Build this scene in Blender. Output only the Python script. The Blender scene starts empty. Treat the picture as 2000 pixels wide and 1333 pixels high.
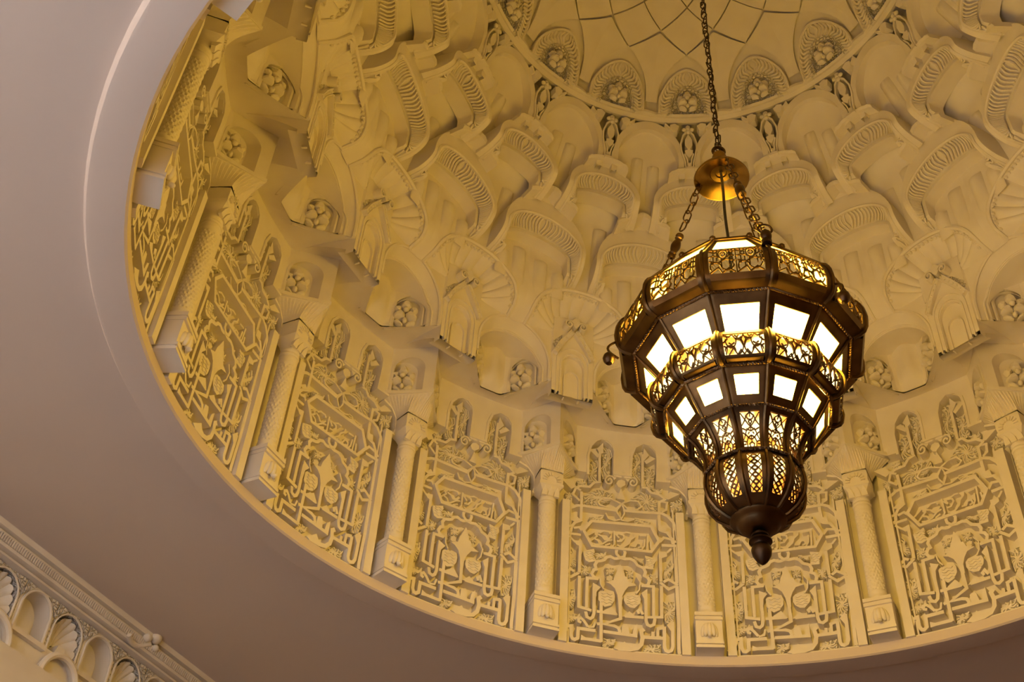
import bpy, bmesh, math, random, json
from mathutils import Vector, Matrix
random.seed(7)
PI = math.pi
S = 2.0                                   # metres per dome radius
sc = bpy.context.scene
col = sc.collection

# ------------------------------------------------------------------ camera
F_PX, PITCH, ROLL, YAW = 2304.88, 0.76023, 0.07556, -0.04271
CAM = Vector((-0.32007, -1.43467, -1.33973))
fw = Vector((math.sin(YAW) * math.cos(PITCH), math.cos(YAW) * math.cos(PITCH), math.sin(PITCH)))
r0 = Vector((math.cos(YAW), -math.sin(YAW), 0)); u0 = r0.cross(fw)
RT = math.cos(ROLL) * r0 + math.sin(ROLL) * u0
UP = -math.sin(ROLL) * r0 + math.cos(ROLL) * u0
cd = bpy.data.cameras.new('camera'); cam = bpy.data.objects.new('camera', cd); col.objects.link(cam)
cd.sensor_width = 36; cd.lens = F_PX / 2000 * 36; cd.clip_start = 0.05; cd.clip_end = 100
m3 = Matrix((RT, UP, -fw)).transposed()
cam.matrix_world = Matrix.Translation(CAM * S) @ m3.to_4x4()
sc.camera = cam

# ------------------------------------------------------------------ light and exposure
sc.view_settings.view_transform = 'Standard'; sc.view_settings.look = 'None'
sc.view_settings.gamma = 1; sc.view_settings.use_curve_mapping = False
sc.view_settings.exposure = EXPOSURE = 0.13
w = bpy.data.worlds.new('world'); sc.world = w; w.use_nodes = True
bg = w.node_tree.nodes['Background']; bg.inputs[0].default_value = (0.62, 0.75, 1.0, 1); bg.inputs[1].default_value = 1.0
sc.cycles.max_bounces = 5; sc.cycles.diffuse_bounces = 4; sc.cycles.glossy_bounces = 2
sc.cycles.use_adaptive_sampling = True; sc.cycles.adaptive_threshold = 0.08
sc.cycles.use_denoising = True; sc.cycles.use_light_tree = False
sc.cycles.sample_clamp_indirect = 6
def area_light(name, loc, aim, sx, sy, power, color, spread=PI):
    l = bpy.data.lights.new(name, 'AREA'); l.shape = 'RECTANGLE'; l.size = sx; l.size_y = sy
    l.energy = power; l.color = color; l.spread = spread
    o = bpy.data.objects.new(name, l); col.objects.link(o); o.location = loc
    o.rotation_euler = (Vector(aim) - Vector(loc)).to_track_quat('-Z', 'Y').to_euler()
    return o
DAY = (0.86, 0.92, 1.0)
DAYLIGHT = 850.0                                        # daylight through the window, watts

# ------------------------------------------------------------------ materials
def nodes(name):
    m = bpy.data.materials.new(name); m.use_nodes = True
    nt = m.node_tree; b = nt.nodes['Principled BSDF']
    return m, nt, b
def plaster(name, base, base2, rough=0.75, bump=0.12, scale=9.0, carve=0.0, cscale=60.0):
    m, nt, b = nodes(name)
    tc = nt.nodes.new('ShaderNodeTexCoord'); n1 = nt.nodes.new('ShaderNodeTexNoise'); n1.inputs['Scale'].default_value = scale
    n1.inputs['Detail'].default_value = 1
    nt.links.new(tc.outputs['Object'], n1.inputs['Vector'])
    rp = nt.nodes.new('ShaderNodeValToRGB'); rp.color_ramp.elements[0].color = (*base2, 1); rp.color_ramp.elements[1].color = (*base, 1)
    rp.color_ramp.elements[0].position = 0.3; rp.color_ramp.elements[1].position = 0.7
    nt.links.new(n1.outputs['Fac'], rp.inputs['Fac']); nt.links.new(rp.outputs['Color'], b.inputs['Base Color'])
    b.inputs['Roughness'].default_value = rough
    last = None
    if carve:
        vo = nt.nodes.new('ShaderNodeTexVoronoi'); vo.feature = 'DISTANCE_TO_EDGE'; vo.inputs['Scale'].default_value = cscale
        nt.links.new(tc.outputs['Object'], vo.inputs['Vector'])
        mr = nt.nodes.new('ShaderNodeMapRange'); mr.inputs['From Max'].default_value = 0.18; nt.links.new(vo.outputs['Distance'], mr.inputs['Value'])
        b2 = nt.nodes.new('ShaderNodeBump'); b2.inputs['Strength'].default_value = carve; b2.inputs['Distance'].default_value = 0.010
        nt.links.new(mr.outputs['Result'], b2.inputs['Height'])
        last = b2
    if last: nt.links.new(last.outputs['Normal'], b.inputs['Normal'])
    return m
PL = (0.89, 0.83, 0.74); PL2 = (0.84, 0.77, 0.67)
M = {}
M['plaster'] = plaster('cream_plaster', PL, PL2)
M['carved'] = plaster('carved_cream_plaster', PL, PL2, carve=0.9, cscale=55)
M['ceiling'] = plaster('ceiling_paint', (0.74, 0.64, 0.57), (0.72, 0.62, 0.55), bump=0.05, scale=2.0)
M['floor'] = plaster('stone_floor', (0.36, 0.22, 0.11), (0.30, 0.18, 0.09), rough=0.5)
M['wall'] = plaster('ochre_wall_paint', (0.55, 0.34, 0.17), (0.50, 0.31, 0.15))
def metal(name, c1, c2, rough):
    m, nt, b = nodes(name)
    tc = nt.nodes.new('ShaderNodeTexCoord'); n1 = nt.nodes.new('ShaderNodeTexNoise'); n1.inputs['Scale'].default_value = 14
    nt.links.new(tc.outputs['Object'], n1.inputs['Vector'])
    rp = nt.nodes.new('ShaderNodeValToRGB'); rp.color_ramp.elements[0].color = (*c1, 1); rp.color_ramp.elements[1].color = (*c2, 1)
    rp.color_ramp.elements[0].position = 0.35; rp.color_ramp.elements[1].position = 0.7
    nt.links.new(n1.outputs['Fac'], rp.inputs['Fac']); nt.links.new(rp.outputs['Color'], b.inputs['Base Color'])
    b.inputs['Metallic'].default_value = 1; b.inputs['Roughness'].default_value = rough
    return m
M['brass'] = metal('antique_brass', (0.10, 0.058, 0.026), (0.19, 0.115, 0.05), 0.36)
M['rope'] = metal('twisted_brass', (0.16, 0.10, 0.05), (0.24, 0.15, 0.075), 0.5)
M['brass_light'] = metal('polished_brass', (0.26, 0.155, 0.04), (0.38, 0.24, 0.07), 0.27)
M['bronze'] = metal('dark_bronze', (0.06, 0.035, 0.02), (0.11, 0.065, 0.035), 0.4)
def glow(name, colr, strength):
    m, nt, b = nodes(name)
    b.inputs['Base Color'].default_value = (0.9, 0.86, 0.78, 1); b.inputs['Roughness'].default_value = 0.5
    b.inputs['Emission Color'].default_value = (*colr, 1); b.inputs['Emission Strength'].default_value = strength
    return m
LAMP = (1.0, 0.60, 0.065)
M['glass_bright'] = glow('lit_milk_glass', LAMP, 66)
M['glass_top'] = glow('lit_milk_glass_roof', LAMP, 29)
M['glass_inner'] = glow('lit_milk_glass_inside', LAMP, 9); M['bulb'] = glow('lit_bulb', LAMP, 20)
m_, nt_, b_ = nodes('painted_interior_glow')  # lantern's bright inside and its orange reflections on the metal, painted as emission
tc_ = nt_.nodes.new('ShaderNodeTexCoord'); nz_ = nt_.nodes.new('ShaderNodeTexNoise'); nz_.inputs['Scale'].default_value = 22; nz_.inputs['Detail'].default_value = 1
nt_.links.new(tc_.outputs['Object'], nz_.inputs['Vector'])
cr_ = nt_.nodes.new('ShaderNodeValToRGB'); cr_.color_ramp.elements[0].color = (0.9, 0.30, 0.03, 1); cr_.color_ramp.elements[1].color = (1.0, 0.80, 0.36, 1)
cr_.color_ramp.elements[0].position = 0.40; cr_.color_ramp.elements[1].position = 0.50
nt_.links.new(nz_.outputs['Fac'], cr_.inputs['Fac']); nt_.links.new(cr_.outputs['Color'], b_.inputs['Emission Color'])
b_.inputs['Emission Strength'].default_value = 2.4; b_.inputs['Base Color'].default_value = (0.5, 0.35, 0.15, 1); M['liner_glow'] = m_
for m_ in ('glass_inner', 'bulb', 'liner_glow'): M[m_].cycles.emission_sampling = 'NONE'
M['cable'] = plaster('black_cable', (0.03, 0.025, 0.02), (0.02, 0.018, 0.015), rough=0.5, bump=0)
M['darkglass'] = plaster('window_frame_paint', (0.7, 0.68, 0.64), (0.66, 0.64, 0.6))

# ------------------------------------------------------------------ mesh builder
def pol(a, r, z): return (r * math.sin(a), r * math.cos(a), z)
class MB:
    def __init__(s): s.v = []; s.f = []
    def add(s, vs, fs):
        o = len(s.v); s.v += [tuple(p) for p in vs]; s.f += [tuple(i + o for i in f) for f in fs]; return s
    def grid(s, rows, closed=False):
        n = len(rows[0]); vs = [p for r in rows for p in r]; fs = []
        for i in range(len(rows) - 1):
            for j in range(n if closed else n - 1):
                k = (j + 1) % n
                fs.append((i * n + j, i * n + k, (i + 1) * n + k, (i + 1) * n + j))
        return s.add(vs, fs)
    def box(s, x0, x1, y0, y1, z0, z1):
        v = [(x, y, z) for z in (z0, z1) for y in (y0, y1) for x in (x0, x1)]
        return s.add(v, [(0, 1, 3, 2), (4, 5, 7, 6), (0, 1, 5, 4), (2, 3, 7, 6), (0, 2, 6, 4), (1, 3, 7, 5)])
    def cbox(s, a0, a1, ra, rb, z0, z1, n=6):           # curved box in polar coordinates
        loop = lambda a: [pol(a, ra, z0), pol(a, ra, z1), pol(a, rb, z1), pol(a, rb, z0)]
        rows = [loop(a0 + (a1 - a0) * i / n) for i in range(n + 1)]
        s.grid(rows, True); k = len(s.v) - 4 * (n + 1)
        s.f += [(k, k + 1, k + 2, k + 3), (k + 4 * n, k + 4 * n + 1, k + 4 * n + 2, k + 4 * n + 3)]
        return s
    def prism(s, pts, fn0, fn1):                        # pts 2-D, fn(x,y)->3-D for front and back
        n = len(pts); vs = [fn0(*p) for p in pts] + [fn1(*p) for p in pts]
        fs = [tuple(range(n))] + [(i, (i + 1) % n, n + (i + 1) % n, n + i) for i in range(n)]
        return s.add(vs, fs)
    def stroke(s, pts, wd, fn0, fn1, closed=False, taper=None):   # extruded ribbon with mitred joints
        n = len(pts); L = []; R = []
        for i in range(n):
            p = pts[i]
            a = pts[i - 1] if (i or closed) else None
            b = pts[(i + 1) % n] if (i < n - 1 or closed) else None
            d = []
            if a: v = (p[0] - a[0], p[1] - a[1]); l = math.hypot(*v) or 1e-9; d.append((v[0] / l, v[1] / l))
            if b: v = (b[0] - p[0], b[1] - p[1]); l = math.hypot(*v) or 1e-9; d.append((v[0] / l, v[1] / l))
            if len(d) == 2:
                t = (d[0][0] + d[1][0], d[0][1] + d[1][1]); l = math.hypot(*t)
                if l < 0.2: t = d[0]; l = 1
                t = (t[0] / l, t[1] / l); c = max(0.45, t[0] * d[0][0] + t[1] * d[0][1])
            else: t = d[0]; c = 1
            h = wd / 2 / c * (taper[i] if taper else 1)
            L.append((p[0] - t[1] * h, p[1] + t[0] * h)); R.append((p[0] + t[1] * h, p[1] - t[0] * h))
        vs = []
        for i in range(n): vs += [fn0(*L[i]), fn0(*R[i]), fn1(*R[i]), fn1(*L[i])]
        fs = []
        for i in range(n if closed else n - 1):
            a = 4 * i; b = 4 * ((i + 1) % n)
            fs += [(a, a + 1, b + 1, b), (a + 1, a + 2, b + 2, b + 1), (a + 3, a, b, b + 3)]
        if not closed: fs += [(0, 1, 2, 3), (4 * n - 4, 4 * n - 3, 4 * n - 2, 4 * n - 1)]
        return s.add(vs, fs)
    def tube(s, path, rad, n=8, closed=False, caps=True):
        P = [Vector(p) for p in path]; m = len(P); rows = []
        up = None
        for i in range(m):
            a = P[i - 1] if (i or closed) else P[i]; b = P[(i + 1) % m] if (i < m - 1 or closed) else P[i]
            t = (b - a).normalized()
            if up is None: up = Vector((0, 0, 1)) if abs(t.z) < 0.9 else Vector((1, 0, 0))
            u = (up - t * up.dot(t)).normalized(); up = u; v = t.cross(u)
            rr = rad[i] if isinstance(rad, (list, tuple)) else rad
            rows.append([P[i] + (u * math.cos(2 * PI * j / n) + v * math.sin(2 * PI * j / n)) * rr for j in range(n)])
        if closed: rows.append(rows[0])
        k = len(s.v); s.grid(rows, True)
        if caps and not closed: s.f += [tuple(range(k, k + n)), tuple(range(k + n * (m - 1), k + n * m))]
        return s
    def lathe(s, prof, n=24, c=(0, 0, 0), start=0.0, fn=None):
        rows = []
        for r, z in prof:
            rows.append([(c[0] + r * math.sin(start + 2 * PI * j / n), c[1] + r * math.cos(start + 2 * PI * j / n), c[2] + z) for j in range(n)])
        return s.grid(rows, True)
    def blob(s, c, rx, ry, rz, n=10, m=6, rot=0.0):     # ellipsoid, rotated in x-z
        rows = []
        for i in range(m + 1):
            t = PI * i / m
            rows.append([])
            for j in range(n):
                p = 2 * PI * j / n
                x = rx * math.sin(t) * math.cos(p); y = ry * math.sin(t) * math.sin(p); z = rz * math.cos(t)
                x, z = x * math.cos(rot) + z * math.sin(rot), -x * math.sin(rot) + z * math.cos(rot)
                rows[-1].append((c[0] + x, c[1] + y, c[2] + z))
        return s.grid(rows, True)
    def mesh(s, name, mat, origin=(0, 0, 0), smooth=40):
        me = bpy.data.meshes.new(name)
        me.from_pydata([((x - origin[0]) * S, (y - origin[1]) * S, (z - origin[2]) * S) for x, y, z in s.v], [], s.f)
        bm = bmesh.new(); bm.from_mesh(me)
        bmesh.ops.remove_doubles(bm, verts=bm.verts, dist=1e-5)
        bmesh.ops.recalc_face_normals(bm, faces=bm.faces)
        bm.to_mesh(me); bm.free()
        me.materials.append(M[mat])
        if smooth:
            me.polygons.foreach_set('use_smooth', [True] * len(me.polygons))
            me.set_sharp_from_angle(angle=math.radians(smooth))
        me.update()
        return me
def tag(o, label=None, cat=None, group=None, kind=None):
    if label: o['label'] = label
    if cat: o['category'] = cat
    if group: o['group'] = group
    if kind: o['kind'] = kind
    return o
def link(name, me, parent=None):
    o = bpy.data.objects.new(name, me); col.objects.link(o)
    if parent: o.parent = parent
    return o
class Kit:                                              # a thing built once; placed as many times as it stands
    def __init__(s, name, r, z): s.name = name; s.o = (0, r, z); s.p = []
    def part(s, name, mb, mat='plaster', smooth=40, label=None, sub=(), kind=None):
        s.p.append((name, mb.mesh(name, mat, s.o, smooth), label, [(n, b.mesh(n, mt, s.o, smooth)) for n, b, mt in sub], kind))
    def place(s, theta, label, cat, group):
        e = bpy.data.objects.new(s.name, None); col.objects.link(e); e.empty_display_size = 0.1
        e.location = (s.o[1] * math.sin(theta) * S, s.o[1] * math.cos(theta) * S, s.o[2] * S); e.rotation_euler = (0, 0, -theta)
        tag(e, label, cat, group)
        for name, me, lb, sub, kind in s.p:
            o = link(name, me, e)
            if lb: o['label'] = lb
            if kind: o['kind'] = kind
            for n, sm in sub: link(n, sm, o)
        return e
TH0 = 0.07849; STEP = PI / 8; H = STEP / 2
def azim(k): return TH0 + (k - 5) * STEP
def project(k, r, z):
    p = Vector((r * math.sin(azim(k)), r * math.cos(azim(k)), z)) - CAM; d = p.dot(fw)
    if d < 0.1: return (-9999, -9999)
    return (1000 + F_PX * p.dot(RT) / d, 666.5 - F_PX * p.dot(UP) / d)
ORD = ['first', 'second', 'third', 'fourth', 'fifth', 'sixth', 'seventh', 'eighth', 'ninth', 'tenth', 'eleventh', 'twelfth', 'thirteenth', 'fourteenth', 'fifteenth', 'sixteenth']
def ring_of(kit, half, desc, where, cat, group, r, z, mx=640):
    """place the kit at every axis that the picture (or a step beside it) shows, labelled by its count from the left end of the arc"""
    ks = []
    for i in range(-4, 12):
        k = i + (0.5 if half else 0); x, y = project(k, r, z)
        if -mx < x < 2000 + mx and -mx < y < 1333 + mx: ks.append((k, 0 <= x <= 2000 and 0 <= y <= 1333, x, y))
    seen = [k for k, s_, x, y in ks if s_]; left = [k for k, s_, x, y in ks if not s_ and k < seen[0]]; right = [k for k, s_, x, y in ks if not s_ and k > seen[-1]]
    out = []
    for k, s_, x, y in ks:
        if s_:
            n = seen.index(k)
            lb = '%s, %s from left %s' % (desc, ORD[n], where)
        elif k in left: lb = '%s, %s past left edge %s' % (desc, (['nearest', 'next'] + ORD[2:])[left[::-1].index(k)], where)
        else: lb = '%s, %s past right edge %s' % (desc, (['nearest', 'next'] + ORD[2:])[right.index(k)], where)
        out.append((k, kit.place(azim(k), lb, cat, group)))
    return out
def arch(ac, hw, zb, zs, za, n=16, power=2.0, nl=3):          # outline from lower left over the apex to lower right
    pts = [(ac - hw, zb + (zs - zb) * i / nl) for i in range(nl)]
    for i in range(n + 1):
        t = PI * (1 - i / n); c = math.cos(t); q = math.sin(t)
        pts.append((ac + hw * (abs(c) ** (2 / power)) * (1 if c >= 0 else -1), zs + (za - zs) * (max(q, 0) ** (2 / power))))
    pts += [(ac + hw, zb + (zs - zb) * i / nl) for i in range(nl - 1, -1, -1)]
    return pts
def rect_for(pts, a0, a1, z1, ac, zs):                  # the rectangle's boundary point seen from the arch centre
    out = []
    for a, z in pts:
        if z <= zs + 1e-9: out.append((a0 if a < ac else a1, z)); continue
        dx, dz = a - ac, z - zs; t = 1e9
        if dx > 1e-9: t = min(t, (a1 - ac) / dx)
        if dx < -1e-9: t = min(t, (a0 - ac) / dx)
        if dz > 1e-9: t = min(t, (z1 - zs) / dz)
        out.append((ac + dx * t, zs + dz * t))
    for cx in (a0, a1):
        i = min(range(len(out)), key=lambda q: (out[q][0] - cx) ** 2 + (out[q][1] - z1) ** 2)
        out[i] = (cx, z1)
    return out
def loft(mb, A, B, fa, fb, n=1):                        # surface between two outlines of equal count
    rows = []
    for i in range(n + 1):
        t = i / n; rows.append([tuple(p * (1 - t) + q * t for p, q in zip(fa(*x), fb(*y))) for x, y in zip(A, B)])
    mb.grid(rows); return mb
def between(mb, A, B, rf, n=3):                         # plate between two outlines on the surface r = rf(a, z)
    rows = []
    for i in range(n + 1):
        t = i / n; rows.append([pol(x[0] * (1 - t) + y[0] * t, rf(x[0] * (1 - t) + y[0] * t, x[1] * (1 - t) + y[1] * t), x[1] * (1 - t) + y[1] * t) for x, y in zip(A, B)])
    mb.grid(rows); return mb
def fill(mb, pts, rf, n=6):                             # back wall inside an arch outline, row by row
    m = len(pts); half = (m + 1) // 2
    rows = []
    for i in range(half):
        a, b = pts[i], pts[m - 1 - i]
        rows.append([pol(a[0] + (b[0] - a[0]) * j / n, rf(a[0] + (b[0] - a[0]) * j / n, a[1] + (b[1] - a[1]) * j / n), a[1] + (b[1] - a[1]) * j / n) for j in range(n + 1)])
    mb.grid(rows); return mb
const = lambda c: (lambda a, z: c)
def pf(rf): return lambda a, z: pol(a, rf(a, z), z)
def niche(mb, a0, a1, z0, z1, arc, rf, depth, ac, zs, back=True):
    """wall plate with an arched recess"""
    between(mb, rect_for(arc, a0, a1, z1, ac, zs), arc, rf)
    rb = lambda a, z: rf(a, z) + depth
    loft(mb, arc, arc, pf(rf), pf(rb), 2)
    if back: fill(mb, arc, rb)
    return mb

TRACE = '''{"S":{"kufic_letter":[[7.6,0,[[-60,195],[-86,193],[-87,151],[-87,113]]],[7.6,0,[[-105,195],[-106,112],[-75,107]]],[7.6,0,[[-69,170],[-69,102],[-72,90],[-78,85],[-86,88],[-89,102]]],[7.6,0,[[-63,107],[-15,107]]],[7.6,0,[[-52,132],[-52,29]]],[7.2,0,[[-62,74],[-52,76]]],[7.2,0,[[-52,31],[-98,31]]],[7.6,0,[[-7,135],[-6,96],[-45,76],[-21,75],[-11,71],[-8,63],[-10,56]]],[7.9,0,[[-47,57],[33,55]]],[7.6,0,[[29,80],[29,52]]],[6.6,0,[[1,59],[2,78],[10,80]]],[9.5,0,[[49,75],[42,69],[45,52],[42,36],[32,24],[15,19],[-13,18]]],[8.2,0,[[45,54],[97,55]]],[6.9,0,[[80,55],[81,78]]],[6.9,0,[[68,56],[69,70]]],[7.6,0,[[78,78],[96,83]]],[7.9,0,[[96,83],[95,31],[98,24],[103,22],[110,25],[114,34],[116,99]]],[9.9,0,[[-147,74],[-137,62],[-135,49],[-141,36],[-153,25]]],[8.2,0,[[-135,55],[-123,58],[-123,34],[-119,26],[-114,25],[-107,30],[-106,55],[-65,56]]],[6.6,0,[[-99,71],[-105,73],[-106,79],[-100,83],[-93,77],[-83,63]]],[4.6,0,[[-83,62],[-70,65],[-66,80]]],[7.6,0,[[4,104],[49,105]]],[6.6,0,[[47,113],[41,126],[35,121],[38,114]]],[7.2,0,[[45,191],[74,191],[72,106]]],[7.6,0,[[55,165],[54,98],[57,87],[64,84],[72,89],[75,105]]],[6.9,0,[[58,107],[95,110]]],[7.6,0,[[93,194],[91,108]]]],"frame_band":[[7.6,0,[[-146,195],[-143,81]]],[7.6,0,[[-128,316],[-142,314],[-141,200]]],[7.6,0,[[-143,196],[-144,139]]],[7.6,0,[[-140,331],[-142,352],[-137,375],[-129,391],[-114,401],[-100,404],[-10,405]]],[7.6,0,[[4,406],[58,407],[101,408],[116,400],[129,382],[136,355],[137,328]]],[7.2,0,[[-103,446],[-102,404],[-103,359]]],[7.2,0,[[96,447],[94,396],[95,356]]],[7.6,0,[[98,314],[136,314],[132,208]]],[8.2,0,[[134,199],[128,33],[129,20]]],[7.2,0,[[-100,360],[-118,348],[-126,334],[-128,318]]],[6.3,0,[[-97,325],[-106,337],[-121,332]]],[6.6,0,[[-141,313],[-102,316]]],[6.6,0,[[-140,332],[-128,335]]],[7.2,0,[[126,317],[123,334],[113,351],[96,356]]],[6.6,0,[[92,321],[104,336],[122,332]]],[6.6,0,[[128,326],[138,328]]],[7.2,0,[[-103,297],[-105,207]]],[4.9,0,[[-132,306],[-115,290]]],[6.9,0,[[-143,195],[-125,213],[-117,208]]],[6.9,0,[[-105,208],[-125,192],[-141,199]]],[7.2,0,[[-104,196],[-104,147]]],[7.2,0,[[94,288],[93,209]]],[4.9,0,[[110,292],[121,305]]],[6.9,0,[[91,208],[110,190],[131,201]]],[6.9,0,[[133,201],[111,216],[99,208]]],[5.6,0,[[123,492],[149,483],[165,461],[169,430],[164,409]]],[6.6,0,[[96,442],[113,454]]],[5.9,0,[[102,446],[116,443],[113,421],[101,414]]],[5.9,0,[[-104,448],[-117,455],[-125,432],[-107,416]]],[6.6,0,[[-117,455],[-106,462],[-82,465],[-70,481],[-52,487]]],[6.6,0,[[54,485],[66,485],[76,471],[96,467],[111,454]]],[4.3,1,[[-59,424],[-47,438],[-27,440],[1,427],[-13,411],[-37,412],[-54,415]]],[4.3,1,[[1,427],[21,439],[42,439],[51,424],[41,414],[17,412]]],[3.6,1,[[1,426],[-11,406],[-11,398],[-1,380],[7,397],[7,409]]],[3.6,0,[[-40,393],[-33,378],[-18,373],[-3,379]]],[3.6,0,[[-3,379],[15,376],[32,384]]]],"cartouche":[[7.6,1,[[-97,327],[-77,358],[73,364],[91,321],[71,289],[-75,286]]],[6.9,1,[[-15,281],[-11,288],[4,288],[7,279],[4,267],[-6,264],[-14,272]]]],"cartouche_script":[[4.3,0,[[-89,317],[-67,335]]],[4.3,0,[[-79,305],[-60,324],[-65,330]]],[4.3,0,[[-54,335],[-44,343],[-30,343],[-27,336]]],[4.3,0,[[-57,331],[-47,327],[-40,318],[-30,322],[-24,330]]],[4.3,0,[[-72,301],[-62,299],[-47,303],[-34,315],[-22,319]]],[4.3,0,[[-40,301],[-27,308]]],[4.3,0,[[-17,347],[-17,308],[-22,300]]],[4.3,0,[[-10,319],[0,320],[8,331],[6,339],[-2,340],[13,348],[23,347]]],[4.3,0,[[-14,338],[-5,327]]],[4.3,0,[[-1,297],[19,315],[23,327],[33,336],[35,346]]],[4.3,0,[[-10,307],[3,301]]],[4.3,0,[[23,310],[34,309],[39,319],[48,318],[49,309],[41,306]]],[4.3,0,[[31,301],[49,299],[56,311],[58,331]]],[4.3,0,[[66,348],[62,293]]],[4.3,0,[[45,342],[61,343]]],[4.3,0,[[72,329],[73,305]]],[4.3,0,[[-70,317],[-57,311],[-54,304]]]],"lobed_arch":[[7.6,0,[[-58,196],[-71,201],[-75,209],[-70,220],[-64,222],[-67,235],[-62,245],[-52,248],[-44,252],[-39,260],[-29,264],[-20,260],[-14,260],[-4,264],[6,262],[19,264],[30,259],[37,248],[44,245],[52,241],[56,230],[53,220],[61,216],[65,207],[61,195],[45,191]]]],"palmette":[[3.3,0,[[-55,198],[-53,182],[-45,169]]],[3.3,0,[[34,216],[43,201],[40,180],[32,168]]]],"leaf":[[6.9,0,[[-56,588],[-56,485]]],[6.9,0,[[57,592],[55,487]]]],"scroll":[[4.3,0,[[-14,505],[-19,498],[-21,503],[-25,506],[-30,506],[-34,505],[-38,501],[-41,497],[-42,492],[-41,487],[-40,484],[-37,481],[-34,481],[-31,481],[-28,483],[-26,486],[-25,490],[-25,493],[-26,495],[-28,497],[-30,498],[-31,497],[-33,496],[-34,494],[-35,493],[-35,491],[-34,490]]],[4.3,0,[[12,503],[17,497],[19,502],[23,506],[28,509],[32,509],[36,507],[39,503],[40,498],[40,494],[38,489],[35,486],[32,484],[29,484],[26,485],[24,487],[23,490],[23,493],[24,496],[26,498],[28,500],[30,500],[31,499],[32,498],[33,497],[33,495],[32,494]]]],"arch_line":[[6.6,0,[[-89,495],[-89,557],[-83,589],[-69,610],[-55,619],[-37,618],[-23,605],[-18,582],[-20,510],[23,511],[26,575],[36,605],[57,621],[80,615],[93,596],[95,567],[92,501],[125,500]]]]},"P":{"kufic_letter":[[[-72,182],[-53,173],[-63,160],[-65,142],[-72,141]],[[-45,113],[-26,125],[-12,105],[-45,105]],[[-99,40],[-87,34],[-56,34],[-56,31],[-100,26]],[[-4,57],[-3,79],[11,79],[15,57]],[[21,56],[24,76],[33,87],[32,58]],[[-23,18],[-8,29],[3,38],[10,29],[20,25],[18,17],[-13,15]],[[117,106],[102,90],[112,73],[116,82]],[[-2,102],[15,118],[26,110],[20,104]],[[44,170],[59,183],[59,159],[52,153]]],"frame_band":[[[-130,353],[-113,367],[-104,358],[-118,350]],[[93,370],[108,372],[110,354],[93,353]],[[-120,293],[-100,299],[-102,282],[-112,283]],[[90,293],[110,291],[110,281],[97,275],[90,276]],[[-156,473],[-126,478],[-117,457],[-130,447]],[[110,455],[125,476],[149,470],[119,451]]],"palmette":[[[-5,245],[0,234],[5,222],[6,213],[11,211],[15,198],[33,190],[14,185],[5,172],[-1,157],[-2,134],[-10,133],[-13,159],[-19,176],[-29,186],[-40,190],[-22,198],[-19,213],[-14,223]]],"leaf":[[[-58,161],[-53,166],[-40,167],[-34,171],[-21,169],[-18,157],[-19,144],[-28,130],[-43,124],[-51,132],[-58,141]],[[4,161],[11,168],[22,170],[32,167],[41,166],[44,155],[41,144],[28,130],[17,131],[7,139],[3,149]],[[-96,269],[-88,273],[-69,280],[-67,271],[-73,262],[-62,247],[-81,240],[-90,244],[-95,258]],[[56,279],[81,273],[82,264],[77,256],[75,241],[52,242],[59,260]],[[-13,488],[-8,498],[1,502],[10,498],[11,487],[1,478],[0,475],[-8,478]],[[-1,475],[8,447],[8,439],[-13,440],[-9,447]],[[-64,591],[-47,614],[-46,581],[-54,575]],[[61,613],[74,590],[61,571],[56,573]],[[-85,585],[-69,590],[-58,572],[-61,561]],[[61,569],[78,587],[91,580],[66,560]]],"low_foliage":[[[-38,211],[-30,218],[-22,215],[-21,204],[-29,198],[-37,201]],[[12,211],[20,216],[27,213],[26,201],[19,198],[12,203]],[[-139,160],[-113,164],[-109,143],[-115,115],[-128,109],[-138,121]],[[-136,83],[-126,95],[-99,101],[-99,90],[-115,78],[-126,71]],[[98,160],[126,160],[125,131],[119,106],[100,102],[97,126]],[[-45,46],[-15,48],[-17,35],[-39,20],[-47,24]],[[49,30],[62,43],[89,46],[85,18],[69,24],[47,18]],[[-67,271],[-37,282],[-37,267],[-62,255]],[[27,276],[53,271],[53,261],[35,267]],[[-135,265],[-123,277],[-126,259],[-111,243],[-111,227],[-122,222],[-134,242]],[[102,245],[120,278],[126,267],[123,244],[111,218],[100,219]],[[-40,238],[-14,240],[-19,222],[-37,216]],[[7,239],[28,238],[29,219],[12,215]],[[-99,235],[-78,233],[-79,212],[-99,205]],[[67,233],[87,229],[87,205],[68,209]],[[-97,439],[-58,468],[-21,462],[-20,441],[-61,413],[-95,415]],[[25,450],[51,476],[74,470],[92,446],[90,417],[55,414]],[[-86,549],[-61,561],[-61,488],[-82,484]],[[-47,608],[-26,603],[-26,507],[-47,503]],[[31,600],[53,603],[51,505],[27,509]],[[61,556],[90,552],[82,487],[60,489]],[[124,448],[155,464],[155,429],[125,416]],[[-142,439],[-125,443],[-124,416],[-140,412]],[[-113,483],[-91,490],[-91,471],[-111,465]],[[82,485],[106,489],[105,468],[85,468]],[[-81,374],[-44,389],[-44,375],[-67,366]],[[32,392],[74,384],[72,372],[34,374]]]}}'''
# ------------------------------------------------------------------ the setting
ZF = -2.2                                             # floor, in dome radii
def circle(r, z, n=128): return [(r * math.sin(2 * PI * j / n), r * math.cos(2 * PI * j / n), z) for j in range(n)]
WD = Vector((0.43803, 0.89896, 0)); WN = Vector((0.89896, -0.43803, 0)); WP = Vector((-1.417, 0.558, 0))   # wall with the cornice
def wl(s, o, z): return tuple(WP + WD * s + WN * o + Vector((0, 0, z)))   # s along the wall, o towards the room
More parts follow.
